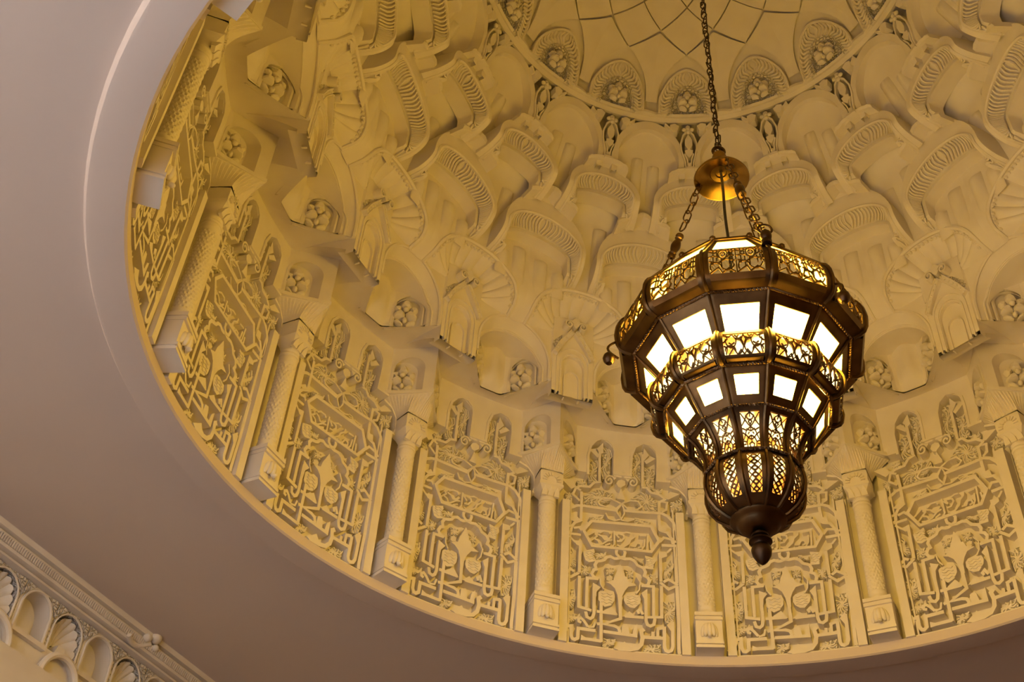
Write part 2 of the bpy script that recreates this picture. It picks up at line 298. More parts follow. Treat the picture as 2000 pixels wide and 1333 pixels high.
# flat ceiling round the opening
ROOM = [wl(-1.75, -0.10, 0), wl(2.6, -0.10, 0), wl(2.6, 4.4, 0), wl(-1.75, 4.4, 0)]
b = MB(); N = 128
outer = []
for j in range(N):
    d = Vector((math.sin(2 * PI * j / N), math.cos(2 * PI * j / N), 0)); t = 1e9
    for i in range(4):
        p = Vector(ROOM[i]); q = Vector(ROOM[(i + 1) % 4]); e = q - p; nn = Vector((e.y, -e.x, 0))
        dn = d.dot(nn)
        if abs(dn) > 1e-9:
            tt = p.dot(nn) / dn
            if tt > 0: t = min(t, tt)
    outer.append(tuple(d * t))
for c in ROOM:
    i = min(range(N), key=lambda q: (Vector(outer[q]) - Vector(c)).length); outer[i] = c
b.grid([circle(1.064, 0.004, N), [tuple(Vector(p) * 0.5 + Vector(q) * 0.5) for p, q in zip(circle(1.064, 0.004, N), outer)], outer], True)
tag(link('ceiling', b.mesh('ceiling', 'ceiling')), kind='structure')
# raised ring round the opening
b = MB(); b.grid([circle(r, z, N) for r, z in [(1.070, 0.006), (1.066, -0.004), (1.062, -0.0085), (1.056, -0.010), (1.004, -0.010), (1.0, -0.007), (1.0, 0.014), (1.045, 0.014)]], True)
tag(link('trim_1', b.mesh('trim_1', 'ceiling', smooth=25)), kind='structure')
# shell behind all the plaster work
b = MB(); b.grid([circle(r, z, 64) for r, z in [(1.045, 0.0), (1.045, 0.66), (0.985, 0.70), (0.985, 0.84), (0.915, 0.88), (0.90, 1.0), (0.815, 1.08), (0.81, 1.2), (0.735, 1.28), (0.70, 1.36), (0.69, 1.43), (0.56, 1.45)]], True)
tag(link('wall_dome', b.mesh('wall_dome', 'plaster')), kind='structure')
# room below
def wall(name, p, q, z0=ZF, z1=0.004, holes=()):
    p = Vector(p); q = Vector(q); L = (q - p).length; d = (q - p) / L; nrm = Vector((d.y, -d.x, 0)) * 0.08
    xs = sorted({0, L, *[h[0] for h in holes], *[h[1] for h in holes]}); zs = sorted({z0, z1, *[h[2] for h in holes], *[h[3] for h in holes]})
    mb = MB()
    for i in range(len(xs) - 1):
        for j in range(len(zs) - 1):
            if any(h[0] <= xs[i] < h[1] and h[2] <= zs[j] < h[3] for h in holes): continue
            c = [p + d * xs[i], p + d * xs[i + 1]]
            v = [(*(x + o).xy, z) for o in (Vector((0, 0, 0)), nrm) for z in (zs[j], zs[j + 1]) for x in c]
            mb.add(v, [(0, 1, 3, 2), (4, 5, 7, 6), (0, 1, 5, 4), (2, 3, 7, 6), (0, 2, 6, 4), (1, 3, 7, 5)])
    return tag(link(name, mb.mesh(name, 'plaster' if name == 'wall_left' else 'wall')), kind='structure')
def window(name, p, q, h):                              # frame with a mullion and four lights
    p = Vector(p); q = Vector(q); d = (q - p).normalized(); nrm = Vector((d.y, -d.x, 0))
    e = bpy.data.objects.new(name, None); col.objects.link(e)
    c = p + d * (h[0] + h[1]) / 2 + nrm * 0.04; e.location = (c.x * S, c.y * S, h[2] * S); e.rotation_euler = (0, 0, math.atan2(d.y, d.x)); tag(e, kind='structure')
    W = (h[1] - h[0]) / 2; Z = h[3] - h[2]; t = 0.02
    for bx in [(-W, -W + t, 0, Z), (W - t, W, 0, Z), (-t / 2, t / 2, 0, Z), (-W, W, 0, t), (-W, W, Z - t, Z), (-W, W, Z * .6, Z * .6 + t)]:
        link('window_frame', MB().box(bx[0], bx[1], -0.02, 0.02, bx[2], bx[3]).mesh('window_frame', 'darkglass'), e)
    return c, nrm
W0, W1, W2, W3 = [Vector(p) for p in ROOM]
hb = (2.70, 4.10, -2.12, -0.16)                         # tall window behind the camera, to its left
wall('wall_left', W0, W1, z1=-0.21); wall('wall_far', W1, W2); wall('wall_right', W2, W3); wall('wall_back', W3, W0, holes=(hb,))
for nm, p, q, h, pw in (('window_1', W3, W0, hb, DAYLIGHT),):
    c, nrm = window(nm, p, q, h)
    d = (q - p).normalized(); inw = -nrm
    ctr = Vector((c.x, c.y, (h[2] + h[3]) / 2)) * S - nrm * 0.10
    area_light('daylight_' + nm, ctr, ctr + inw * 2 + Vector((0, 0, 0.9)), (h[1] - h[0]) * S, (h[3] - h[2]) * S, pw, DAY)
tag(link('floor', MB().add([(*p[:2], ZF) for p in ROOM], [(0, 1, 2, 3)]).mesh('floor', 'floor')), kind='structure')

# ------------------------------------------------------------------ the lettered panels of the drum
TR = json.loads(TRACE)
sx = 0.001
def tp(p): return [(x * sx, z * sx) for x, z in p]
def relief(rf, rb): return (lambda a, z: pol(a, rf, z)), (lambda a, z: pol(a, rb, z))
K = Kit('lettered_panel', 1.0, 0.014)
K.part('backing', MB().cbox(-0.156, 0.156, 1.027, 1.044, 0.013, 0.65, 12))
for s in (-1, 1):
    a, c = sorted((s * 0.1345, s * 0.1545)); K.part('side_strip', MB().cbox(a, c, 0.993, 1.03, 0.013, 0.405, 2), smooth=20)
    a, c = sorted((s * 0.1265, s * 0.1305)); K.part('fillet', MB().cbox(a, c, 1.004, 1.03, 0.013, 0.42, 2), smooth=20)
K.part('base_fillet', MB().cbox(-0.136, 0.136, 1.004, 1.03, 0.013, 0.019, 8), smooth=20)
LV = {'kufic_letter': 0.999, 'frame_band': 1.003, 'cartouche': 0.999, 'cartouche_script': 1.010, 'lobed_arch': 1.001, 'palmette': 1.0, 'leaf': 1.003, 'low_foliage': 1.013, 'scroll': 0.999, 'arch_line': 0.992}
for g in LV:
    f0, f1 = relief(LV[g], 1.03)
    sts = TR['S'].get(g, []); pos = TR['P'].get(g, [])
    mt = 'carved' if g == 'low_foliage' else 'plaster'
    if g in ('kufic_letter', 'leaf', 'low_foliage', 'scroll'):
        for wd, cl, p in sts: K.part(g, MB().stroke(tp(p), wd * sx, f0, f1, bool(cl)), mt, 30)
        for p in pos: K.part(g, MB().prism(tp(p), f0, f1), mt, 30)
    else:
        mb = MB()
        for i, (wd, cl, p) in enumerate(sts):
            g0, g1 = relief(LV[g] + 0.0007 * (i % 4), 1.03); mb.stroke(tp(p), wd * sx, g0, g1, bool(cl))
        for p in pos: mb.prism(tp(p), f0, f1)
        K.part(g, mb, mt, 30)
for i, pp in enumerate(TR['P']['leaf'][:4]):             # wavy ribs on the fruits and shield leaves
    q = tp(pp); x0, x1 = min(x for x, z in q), max(x for x, z in q); z0, z1 = min(z for x, z in q), max(z for x, z in q); mb = MB(); g0, g1 = relief(1.0005, 1.004)
    for j in range(4):
        zz_ = z0 + (z1 - z0) * (.25 + .17 * j); mb.stroke([(x0 + (x1 - x0) * (.18 + .64 * m / 6), zz_ + .0022 * math.sin(m * 1.7 + j)) for m in range(7)], .0019, g0, g1)
    K.part('leaf_rib', mb)
# veins on the leaves and stems in the low foliage
mb = MB(); g0, g1 = relief(1.0095, 1.016)
for p in TR['P']['low_foliage']:
    q = tp(p); cx = sum(x for x, z in q) / len(q); cz = sum(z for x, z in q) / len(q)
    for i in range(len(q)):
        for t in (0.0, 0.5):
            e = [q[i][0] + (q[(i + 1) % len(q)][0] - q[i][0]) * t, q[i][1] + (q[(i + 1) % len(q)][1] - q[i][1]) * t]
            mid = ((cx + e[0]) / 2 + (e[1] - cz) * 0.18, (cz + e[1]) / 2 - (e[0] - cx) * 0.18)
            mb.stroke([(cx, cz), mid, (cx + (e[0] - cx) * .92, cz + (e[1] - cz) * .92)], 0.0026, g0, g1)
K.part('vein', mb, kind='stuff')
for a0, a1, ac, hw in ((-0.123, 0.003, -0.0535, 0.0335), (0.003, 0.126, 0.0585, 0.034)):
    arc = arch(ac, hw, 0.503, 0.575, 0.617); mb = MB()
    between(mb, rect_for(arc, a0, a1, 0.66, ac, 0.575), arc, const(0.996)); loft(mb, arc, arc, pf(const(0.996)), pf(const(1.03)))
    lo = [(a0, 0.503), (ac - hw, 0.503)]; hi = [(ac + hw, 0.503), (a1, 0.503)]
    for e in (lo, hi): loft(mb, e, e, pf(const(0.996)), pf(const(1.03)))
    K.part('arched_wall', mb)
ring_of(K, True, 'cream plaster panel carved with kufic letters', 'in the drum', 'carved panel', 'lettered panels round the drum', 1.0, 0.2)

# ------------------------------------------------------------------ colonnettes between the panels
K = Kit('colonnette', 0.988, 0.014)
b = MB(); 
for z0, z1, h, yf in ((0.014, 0.020, 0.0315, 0.958), (0.020, 0.024, 0.029, 0.963), (0.024, 0.030, 0.0315, 0.958), (0.030, 0.084, 0.030, 0.962), (0.084, 0.091, 0.0315, 0.957), (0.091, 0.095, 0.0295, 0.961), (0.095, 0.104, 0.0315, 0.957)):
    b.box(-h, h, yf, 1.03, z0, z1)
K.part('base_block', b, smooth=20)
sub = []
for i in range(5):
    t = (i - 2) / 2
    sub.append(('lobe', MB().blob((0.0135 * math.sin(t * 1.25), 0.966 - 0.011 * math.cos(t * 1.25), 0.058), 0.0066, 0.0075, 0.0175, rot=-t * .25), 'plaster'))
K.part('bud_nub', MB().blob((0, 0.950, 0.0405), 0.005, 0.006, 0.0045), sub=sub, label='ribbed plaster bud on the base block')
b = MB(); rows = []
NT = 36
for i in range(97):
    z = 0.104 + 0.262 * i / 96; t = i / 96; row = []
    for j in range(NT):
        th = 2 * PI * j / NT
        if t < 0.10 or t > 0.90: r = 0.0195 + 0.0016 * abs(math.sin(t * 60))
        else:
            zz = (z * 55 + (abs(((j / NT * 6) % 1) - 0.5) * 2) * 1.2) % 1
            r = 0.0168 + 0.0042 * math.sin(PI * zz) ** 0.7
        row.append((r * math.sin(th), 0.988 + r * math.cos(th), z))
    rows.append(row)
b.grid(rows, True); K.part('shaft', b, label='round shaft carved with zigzag leaf bands')
b = MB(); b.lathe([(0.0, 0.364), (0.021, 0.364), (0.0225, 0.368), (0.021, 0.372), (0.019, 0.374), (0.0215, 0.379), (0.020, 0.382)], 24, (0, 0.988, 0))
sq = lambda h, z, n=6: [(x, 0.988 + y, z) for x, y in [(-h + 2 * h * i / n, -h) for i in range(n)] + [(h, -h + 2 * h * i / n) for i in range(n)] + [(h - 2 * h * i / n, h) for i in range(n)] + [(-h, h - 2 * h * i / n) for i in range(n)]]
def rsq(h, z, rnd):
    o = []
    for x, y, zz in sq(h, z):
        dx, dy = x, y - 0.988; l = math.hypot(dx, dy); k = h / l
        o.append((dx * (1 - rnd) + dx * k * rnd, 0.988 + dy * (1 - rnd) + dy * k * rnd, z))
    return o
b.grid([rsq(0.020, 0.380, 1), rsq(0.0205, 0.386, .9), rsq(0.023, 0.396, .5), rsq(0.0285, 0.409, 0.1), rsq(0.031, 0.411, 0), rsq(0.031, 0.418, 0), rsq(0.029, 0.419, 0), rsq(0.030, 0.432, 0), rsq(0.030, 0.448, 0), rsq(0.0285, 0.455, .2)], True)
K.part('capital', b, smooth=30)
lf = lambda x0, z0, wd, h: [(x0 - wd, z0), (x0 - wd * .8, z0 + h * .5), (x0, z0 + h), (x0 + wd * .8, z0 + h * .5), (x0 + wd, z0)]
for x0 in (-0.016, 0.0, 0.016):
    K.part('capital_leaf', MB().prism(lf(x0, 0.383, 0.007, 0.024), lambda x, z: (x, 0.9645 - (z - .383) * .33, z), lambda x, z: (x, 0.972, z)))
mb = MB()
for i in range(9):
    t = PI * i / 8; mb.stroke([(-0.013 * math.cos(t), 0.424 + 0.013 * math.sin(t)), (-0.024 * math.cos(t), 0.424 + 0.024 * math.sin(t))], 0.0035, lambda x, z: (x, 0.954, z), lambda x, z: (x, 0.965, z))
K.part('capital_fan', mb)
b = MB(); rows = []
NFL = 60
def plan(t, pts):
    L = [0]
    for i in range(1, len(pts)): L.append(L[-1] + math.hypot(pts[i][0] - pts[i - 1][0], pts[i][1] - pts[i - 1][1]))
    q = t * L[-1]
    for i in range(1, len(pts)):
        if q <= L[i] + 1e-9:
            u = (q - L[i - 1]) / (L[i] - L[i - 1]); return (pts[i - 1][0] + (pts[i][0] - pts[i - 1][0]) * u, pts[i - 1][1] + (pts[i][1] - pts[i - 1][1]) * u)
lowp = [(-0.030, 1.02), (-0.030, 0.958), (0.030, 0.958), (0.030, 1.02)]; topp = [(-0.081, 1.01), (0, 0.907), (0.081, 1.01)]
for i in range(7):
    t = i / 6; e = t ** 1.5; row = []
    for j in range(NFL + 1):
        u = j / NFL; p = plan(u, lowp); q = plan(u, topp); g = (0.0035 if j % 2 else 0.0) * (1 if 0 < i < 6 else 0)
        row.append((p[0] * (1 - e) + q[0] * e, p[1] * (1 - e) + q[1] * e + g, 0.455 + 0.046 * t))
    rows.append(row)
rows.append([(x, y, 0.509) for x, y, z in rows[-1]]); rows.append([(x * .97, y + .006, 0.509) for x, y, z in rows[-1]])
b.grid(rows); K.part('fluted_corbel', b, smooth=12, label='flaring corbel with fine upright flutes')
mb = MB()
for i in range(5): mb.blob((-0.018 + 0.009 * i, 0.9575, 0.4585), 0.0028, 0.003, 0.003, 6, 4)
K.part('bead_row', mb)
ring_of(K, False, 'slender carved plaster colonnette on a budded base', 'in the drum', 'colonnette', 'colonnettes between the lettered panels', 0.98, 0.25)

# ------------------------------------------------------------------ flowers
def flower(K, ac, zc, rf, s=1.0, tilt=0.0, name='flower'):
    """five blocky petals, a heart and base leaves standing on the surface r = rf at angle ac; s = scale"""
    r = rf
    ca, sa = math.cos(ac + tilt), math.sin(ac + tilt)
    base = Vector(pol(ac, r, zc))
    def T(mb):
        mb.v = [(base.x + x * ca + y * sa, base.y - x * sa + y * ca, base.z + z) for x, y, z in mb.v]; return mb
    def petal(cx, cz, w, h, rot, d=0.013):
        pts = [(-0.5, -0.35), (-0.42, 0.15), (-0.15, 0.5), (0.15, 0.5), (0.42, 0.15), (0.5, -0.35), (0.2, -0.5), (-0.2, -0.5)]
        mb = MB(); c, q = math.cos(rot), math.sin(rot)
        P = [(cx + (x * w * c + z * h * q), cz + (-x * w * q + z * h * c)) for x, z in pts]; n = len(P)
        inner = [(cx + (x - cx) * .55, cz + (z - cz) * .55) for x, z in P]
        vs = [(x * s, 0.006 * s, z * s) for x, z in P] + [(x * s, -d * .55 * s, z * s) for x, z in P] + [(x * s, -d * s, z * s) for x, z in inner]
        fs = [(i, (i + 1) % n, n + (i + 1) % n, n + i) for i in range(n)] + [(n + i, n + (i + 1) % n, 2 * n + (i + 1) % n, 2 * n + i) for i in range(n)] + [tuple(range(2 * n, 3 * n))]
        return T(mb.add(vs, fs))
    sub = [('petal', petal(0, 0.024, 0.026, 0.026, 0, .017), 'plaster'), ('petal', petal(-0.0195, 0.010, 0.018, 0.018, -1.2), 'plaster'), ('petal', petal(0.0195, 0.010, 0.018, 0.018, 1.2), 'plaster'),
           ('petal', petal(-0.0145, -0.011, 0.020, 0.027, -2.0, .018), 'plaster'), ('petal', petal(0.0145, -0.011, 0.020, 0.027, 2.0, .018), 'plaster'),
           ('base_leaf', petal(-0.014, -0.032, 0.012, 0.024, 2.2, .008), 'plaster'), ('base_leaf', petal(0.014, -0.032, 0.012, 0.024, -2.2, .008), 'plaster'), ('stem_bud', T(MB().blob((0, -0.008 * s, -0.028 * s), 0.006 * s, 0.007 * s, 0.008 * s, 8, 5)), 'plaster')]
    K.part(name, T(MB().blob((0, -0.014 * s, 0.003 * s), 0.0075 * s, 0.007 * s, 0.0075 * s, 8, 5)), sub=sub, label='five-petalled plaster flower')

# ------------------------------------------------------------------ wedge-shaped flower blocks above the colonnettes
r1 = lambda a, z=0: 0.909 + (1.0 - 0.909) * min(abs(a) / 0.079, 1)
def r2(a, z=0):                                         # next tier: flat pier, then faces slanting back to the bay
    a = abs(a)
    if a < 0.066: return 0.829
    return min(0.829 + (a - 0.066) / 0.100 * 0.118, 0.947)
K = Kit('flower_block', 0.93, 0.505)
for s in (-1, 1):
    arc = arch(s * 0.0445, 0.0262, 0.514, 0.585, 0.622, 14); a0, a1 = sorted((0, s * 0.082)); mb = MB()
    niche(mb, a0, a1, 0.505, 0.655, arc, r1, 0.03, s * 0.0445, 0.585)
    mb.stroke(arch(s * 0.0445, 0.0275, 0.514, 0.585, 0.6235, 14), 0.004, pf(lambda a, z: r1(a) - 0.0015), pf(lambda a, z: r1(a) + .004))
    K.part('niche_face', mb, smooth=30)
    e = [(a0, 0.505), ((a0 + a1) / 2, 0.505), (a1, 0.505)]
    mb = MB(); rows = []
    for dr, z in ((0.02, 0.503), (-0.004, 0.503), (-0.004, 0.513), (0.03, 0.514)): rows.append([pol(a0 + (a1 - a0) * i / 4, r1(a0 + (a1 - a0) * i / 4) + dr, z) for i in range(5)])
    mb.grid(rows); K.part('sill', mb, smooth=20)
    flower(K, s * 0.0445, 0.562, r1(0.0445) + 0.022, 0.98, s * (-0.80))
rows = []; AS = sorted([-H + 2 * H * j / 40 for j in range(41)] + [-.0672, -.0664, .0664, .0672]); NA = len(AS)
for i in range(9):
    t = i / 8; row = []
    for j in range(NA):
        a = AS[j]; zf = 0.590 if abs(a) < 0.067 else 0.632
        ra, rb = r1(a) - 0.0005, r2(a); row.append(pol(a, ra + (rb - ra) * t, 0.652 + (zf - 0.652) * (1 - math.cos(t * PI / 2))))
    rows.append(row)
mb = MB(); mb.grid(rows)
K.part('vaulted_soffit', mb, smooth=35)
ring_of(K, False, 'wedge-shaped plaster block with two flower niches', 'above the colonnettes', 'flower niche', 'flower blocks on the colonnette capitals', 0.93, 0.56)

# ------------------------------------------------------------------ hooded niches over the bays
rb_ = lambda a, z=0: r2(H - abs(a))
K = Kit('hooded_niche', 0.88, 0.632)
for s in (-1, 1):
    ac = s * 0.0745; arc = arch(ac, 0.029, 0.640, 0.700, 0.740, 14); a0, a1 = sorted((s * 0.030, s * 0.1303)); mb = MB()
    niche(mb, a0, a1, 0.632, 0.81, arc, rb_, 0.028, ac, 0.70)
    mb.stroke(arch(ac, 0.0305, 0.640, 0.700, 0.7415, 14), 0.004, pf(lambda a, z: rb_(a) - 0.0015), pf(lambda a, z: rb_(a) + .004))
    mb.stroke(arch(ac, 0.0250, 0.640, 0.700, 0.735, 14), 0.003, pf(lambda a, z: rb_(a) + 0.008), pf(lambda a, z: rb_(a) + .016))
    K.part('niche_face', mb, smooth=30)
    flower(K, ac, 0.686, rb_(ac) + 0.018, 1.02, s * 0.72)
b = MB(); rows = []
for i in range(13):
    t = i / 12; z = 0.637 + 0.165 * t; q = min(1, (t * 4)) ** .5; row = []
    for j in range(13):
        u = -1 + 2 * j / 12; a = u * 0.050; row.append(pol(a, min(rb_(a), .947) + .002 - 0.026 * q * math.cos(u * PI / 2) ** 1.5, z))
    rows.append(row)
b.grid(rows); K.part('bay_column', b, label='smooth half-round shaft between two flower niches')
o1 = arch(0, 0.124, 0.632, 0.675, 0.800, 24, 1.9); o2 = arch(0, 0.110, 0.632, 0.675, 0.772, 24, 1.9); o3 = arch(0, 0.104, 0.632, 0.675, 0.766, 24, 1.9)
rh = const(0.834)
b = MB(); between(b, rect_for(o1, -0.1303, 0.1303, 0.835, 0, 0.675), o1, rh)
r_in = lambda a, z: min(0.862, rb_(a) - 0.001) if abs(a) > .09 else 0.862
loft(b, o1, o2, pf(rh), pf(r_in), 4); loft(b, o2, o3, pf(r_in), pf(lambda a, z: r_in(a, z) + .002))
loft(b, o3, o3, pf(r_in), pf(lambda a, z: max(r_in(a, z), rb_(a) + .004)), 4)
K.part('hood', b, smooth=30)
b = MB(); b.tube([pol(a, 0.833, z) for a, z in o1], 0.0045, 6); K.part('hood_moulding', b)
b = MB(); b.tube([pol(a, r_in(a, z) - .001, z) for a, z in o2], 0.0028, 6); K.part('inner_moulding', b)
ring_of(K, True, 'arched plaster hood sheltering two flowers and a shaft', 'above the panels', 'hooded niche', 'hooded niches over the panels', 0.88, 0.71)

# ------------------------------------------------------------------ scallop shells over piers
K = Kit('shell_niche', 0.82, 0.588)
b = MB(); arc = arch(0, 0.036, 0.600, 0.690, 0.730, 14)
niche(b, -0.0665, 0.0665, 0.588, 0.86, arc, const(0.829), 0.010, 0, 0.69)
loft(b, [(-0.0665, 0.588), (0.0665, 0.588)], [(-0.0665, 0.600), (0.0665, 0.600)], pf(const(0.829)), pf(const(0.87)))
for s in (-1, 1): loft(b, [(s * .0665, .588), (s * .0665, .83)], [(s * .0665, .588), (s * .0665, .83)], pf(const(0.829)), pf(const(0.85)))
K.part('pier', b, smooth=30)
b = MB(); arc = arch(0, 0.024, 0.588, 0.655, 0.682, 12); b.stroke(arc, 0.004, pf(const(0.833)), pf(const(0.845))); b.stroke(arch(0, 0.040, 0.592, 0.692, 0.738, 14), 0.005, pf(const(0.826)), pf(const(0.835))); b.stroke(arch(0, 0.052, 0.592, 0.70, 0.756, 14), 0.005, pf(const(0.825)), pf(const(0.835)))
K.part('pier_moulding', b)
for s in (-1, 1):
    P = [(s * 0.062, 0.722), (s * 0.045, 0.755), (s * 0.024, 0.785), (s * 0.006, 0.808)]
    b = MB(); b.stroke(P, 0.017, pf(const(0.818)), pf(const(0.84))); K.part('bracket_band', b)
    b = MB(); g = pf(const(0.8155)); h = pf(const(0.82))
    for dd in (-0.0068, 0.0068): b.stroke([(p[0] + s * dd * .7, p[1] + dd * .7) for p in P], 0.0028, g, h)
    for i in range(7):
        t = i / 6; q = plan(t, P); b.blob(pol(q[0], 0.817, q[1]), 0.003, 0.0025, 0.003, 6, 4)
    K.part('bead_row', b)
    sp = []
    for i in range(30):
        u = i / 29; an = (PI * .9 if s > 0 else PI * .1) - s * u * 3.1 * PI; R = 0.0155 * (1 - .8 * u); sp.append((s * 0.023 + R * math.cos(an), 0.822 + R * math.sin(an)))
    b = MB(); b.stroke(sp, 0.0052, pf(const(0.806)), pf(const(0.83)), taper=[1 - .4 * i / 29 for i in range(30)]); K.part('scroll', b)
    b = MB(); b.prism([(s * .012, .80), (s * .050, .742), (s * .068, .75), (s * .066, .768), (s * .03, .805)], pf(const(0.829)), pf(const(0.84))); K.part('spandrel_leaf', b, 'carved')
b = MB(); b.prism([(-0.010, 0.823), (-0.014, 0.838), (0, 0.853), (0.014, 0.838), (0.010, 0.823), (0, 0.812)], pf(const(0.808)), pf(const(0.83))); K.part('finial_leaf', b)
HWS, ZSP, ZAP = 0.158, 0.792, 0.908
NFT = 11
def rsh(a, z):                                          # wall of the shell tier, sweeping forward from the hoods in a cove
    q = min(1, max(0, (0.868 - z) / 0.076)); return 0.778 + 0.058 * (1 - math.sqrt(1 - q * q))
def shell_pt(phi, rho, bump):
    ca, q = math.cos(phi), math.sin(phi)
    a = HWS * ca * rho; zr = ZSP + (ZAP - ZSP) * max(q, 0) ** .9; z = 0.800 + (zr - 0.800) * rho
    re = rsh(0, zr) + .008
    r = 0.850 + (re - 0.850) * rho + 0.034 * math.sin(PI * rho) ** .8 * max(0.25, q) - bump
    return pol(a, r, z)
for i in range(NFT):
    p0 = PI - PI * i / NFT; p1 = PI - PI * (i + 1) / NFT; rows = []
    for j in range(15):
        rho = 0.10 + 0.90 * j / 14; row = []
        for m in range(7):
            u = m / 6; bump = 0.013 * rho * math.sin(PI * u) ** .8 * (1 if j < 13 else (0.85 if j == 13 else 0.2)); row.append(shell_pt(p0 + (p1 - p0) * u, rho, bump))
        rows.append(row)
    b = MB(); b.grid(rows); K.part('flute', b, smooth=60)
rim = [(HWS * math.cos(PI - PI * i / 32), ZSP + (ZAP - ZSP) * math.sin(PI * i / 32) ** .9) for i in range(33)]
rimo = [(1.05 * a, ZSP + (z - ZSP) * 1.06) for a, z in rim]
b = MB(); b.tube([pol(a, rsh(a, z) - .003, z) for a, z in rimo], 0.0055, 6); K.part('rim_moulding', b)
b = MB()
for i in range(1, 32):                                  # small scalloped teeth along the rim
    a, z = rim[i]; b.blob(pol(a * .985, rsh(a, z) + .004, z - .002), .0045, .006, .0045, 6, 4)
K.part('rim_teeth', b)
b = MB(); zlo = [(x, z) for x, z in rect_for(rimo, -H, H, 1.075, 0, ZSP)]
between(b, zlo, rimo, rsh, 6); loft(b, rimo, rim, pf(rsh), pf(lambda a, z: rsh(a, z) + .004), 2); loft(b, rim, rim, pf(lambda a, z: rsh(a, z) + .004), pf(lambda a, z: rsh(a, z) + .03), 2)
K.part('surround', b, smooth=50)
ring_of(K, False, 'fluted plaster scallop shell above a scrolled bracket', 'in the shell tier', 'shell niche', 'scallop shell niches', 0.79, 0.82)

# ------------------------------------------------------------------ hanging arches with carved bands
def ribs(o1, o2, f1, f2, n, wd=0.0027, lean=0.35):
    """short slanting leaf ribs across the splay between two outlines"""
    mb = MB(); m = len(o1)
    def at(o, t):
        x = max(0, min(m - 1.001, t * (m - 1))); i = int(x); u = x - i; return (o[i][0] + (o[i + 1][0] - o[i][0]) * u, o[i][1] + (o[i + 1][1] - o[i][1]) * u)
    for k in range(n):
        t = (k + .5) / n; sgn = -1 if t < .5 else 1; ps = []
        for i in range(5):
            u = i / 4; tt = t + sgn * lean / n * math.sin(u * PI * 1.3) * 1.6
            A = Vector(f1(*at(o1, tt))); B = Vector(f2(*at(o2, tt))); p = A.lerp(B, 0.08 + u * .84); ps.append(p)
        for i in range(len(ps)):
            ps[i] = ps[i] - Vector((ps[i].x * 0.004, 0.0025, 0.002))
        mb.tube(ps, [wd * (.55 + .5 * math.sin(PI * (.15 + .7 * i / 4))) for i in range(5)], 5)
    return mb
def hanging_arch(K, rfront, hw, zb, zs, za, hw2, za2, rspl, rback, ztop, crest, pil, nr, gable, cove, ohw, opw, stem):
    o1 = arch(0, hw, zb, zs, za, 24, 1.85, 9); o2 = arch(0, hw2, zb, zs, za2, 24, 1.85, 9); o3 = arch(0, hw2 - .012, zb, zs, za2 - .012, 24, 1.85, 9)
    hc_ = cove
    def rf(a, z):                                       # the legs sweep forward out of the wall behind in a cove
        q = min(1, max(0, (zb + hc_ - z) / hc_)); return rfront + (rback + .004 - rfront) * (1 - math.sqrt(1 - q * q))
    rg = lambda a, z: max(rspl, rf(a, z) + .002)
    F, G, Bk = pf(rf), pf(rg), pf(lambda a, z: max(rback, rg(a, z) + .001))
    oo = arch(0, ohw, zb, zs, ztop, 24, opw, 9)
    b = MB(); between(b, oo, o1, rf, 3); loft(b, oo, oo, F, pf(lambda a, z: max(rback, rf(a, z)) + .004), 3)
    K.part('arch_front', b, smooth=50)
    b = MB(); loft(b, o1, o1, F, pf(lambda a, z: rf(a, z) + .008)); loft(b, o1, o2, pf(lambda a, z: rf(a, z) + .008), pf(lambda a, z: rg(a, z) + .008), 2); loft(b, o2, o2, pf(lambda a, z: rg(a, z) + .008), G); K.part('splay', b, smooth=25)
    K.part('carved_band', ribs(o1, o2, F, G, nr), 'plaster', label='band of slanting carved leaves', kind='stuff')
    b = MB(); loft(b, o2, o3, G, G); loft(b, o3, o3, G, Bk, 2); K.part('inner_arch', b, smooth=30)
    b = MB(); b.tube([pol(a, rf(a, z) - .001, z) for a, z in o1], 0.0045, 6); K.part('edge_moulding', b)
    lw, lz, drop, th = crest; n = 14; rows = []
    pts = [(-lw + 2 * lw * i / n) for i in range(n + 1)]
    zf = lambda a: zs + (ztop - zs) * max(0, 1 - (abs(a) / ohw) ** opw) ** (1 / opw) - th * .45 if not gable else ztop - th * .4 - drop * abs(a) / lw
    sc_ = lambda a: 0.004 * abs(math.sin(a / lw * PI * 3))
    pr = 0.040 if gable else 0.026
    for dr, dz in ((0.05, 0.004), (-pr, 0.0), (-pr - .005, th * .5), (-pr, th), (0.05, th)):
        rows.append([pol(a, rfront + dr - (sc_(a) if dr < 0 else 0), zf(a) + dz) for a in pts])
    b = MB(); b.grid(rows); k = len(b.v) - 5 * (n + 1)
    b.f += [tuple(k + i * (n + 1) for i in range(5)), tuple(k + i * (n + 1) + n for i in range(5))]
    K.part('crest', b, smooth=30, label='scalloped crest ledge')
    w_low, zz0, zz1, rs = stem                          # smooth stem rising from the tier below, behind the arch
    b = MB(); b.grid([[pol(w_low(zz0 + (zz1 - zz0) * i / 20) * (-1 + j / 4), rs(zz0 + (zz1 - zz0) * i / 20), zz0 + (zz1 - zz0) * i / 20) for j in range(9)] for i in range(21)])
    if w_low(zz1) > 0.01: K.part('stem', b, smooth=50)
    for a, wd, z0, z1, rr in pil:
        b = MB(); rows = []
        for i in range(12):
            t = i / 11; z = z0 + (z1 - z0) * t; q = math.sqrt(max(0, 1 - ((t - .86) / .14) ** 2)) if t > .86 else 1; row = []
            for j in range(7):
                u = -1 + 2 * j / 6; u = math.sin(u * PI / 2); row.append(pol(a + u * wd, rs(z) + .002 - (rback - rr) * .75 * q * min(1, t * 1.6) * math.sqrt(max(0, 1 - u * u)), z))
            rows.append(row)
        b.grid(rows); K.part('pilaster', b, smooth=50)
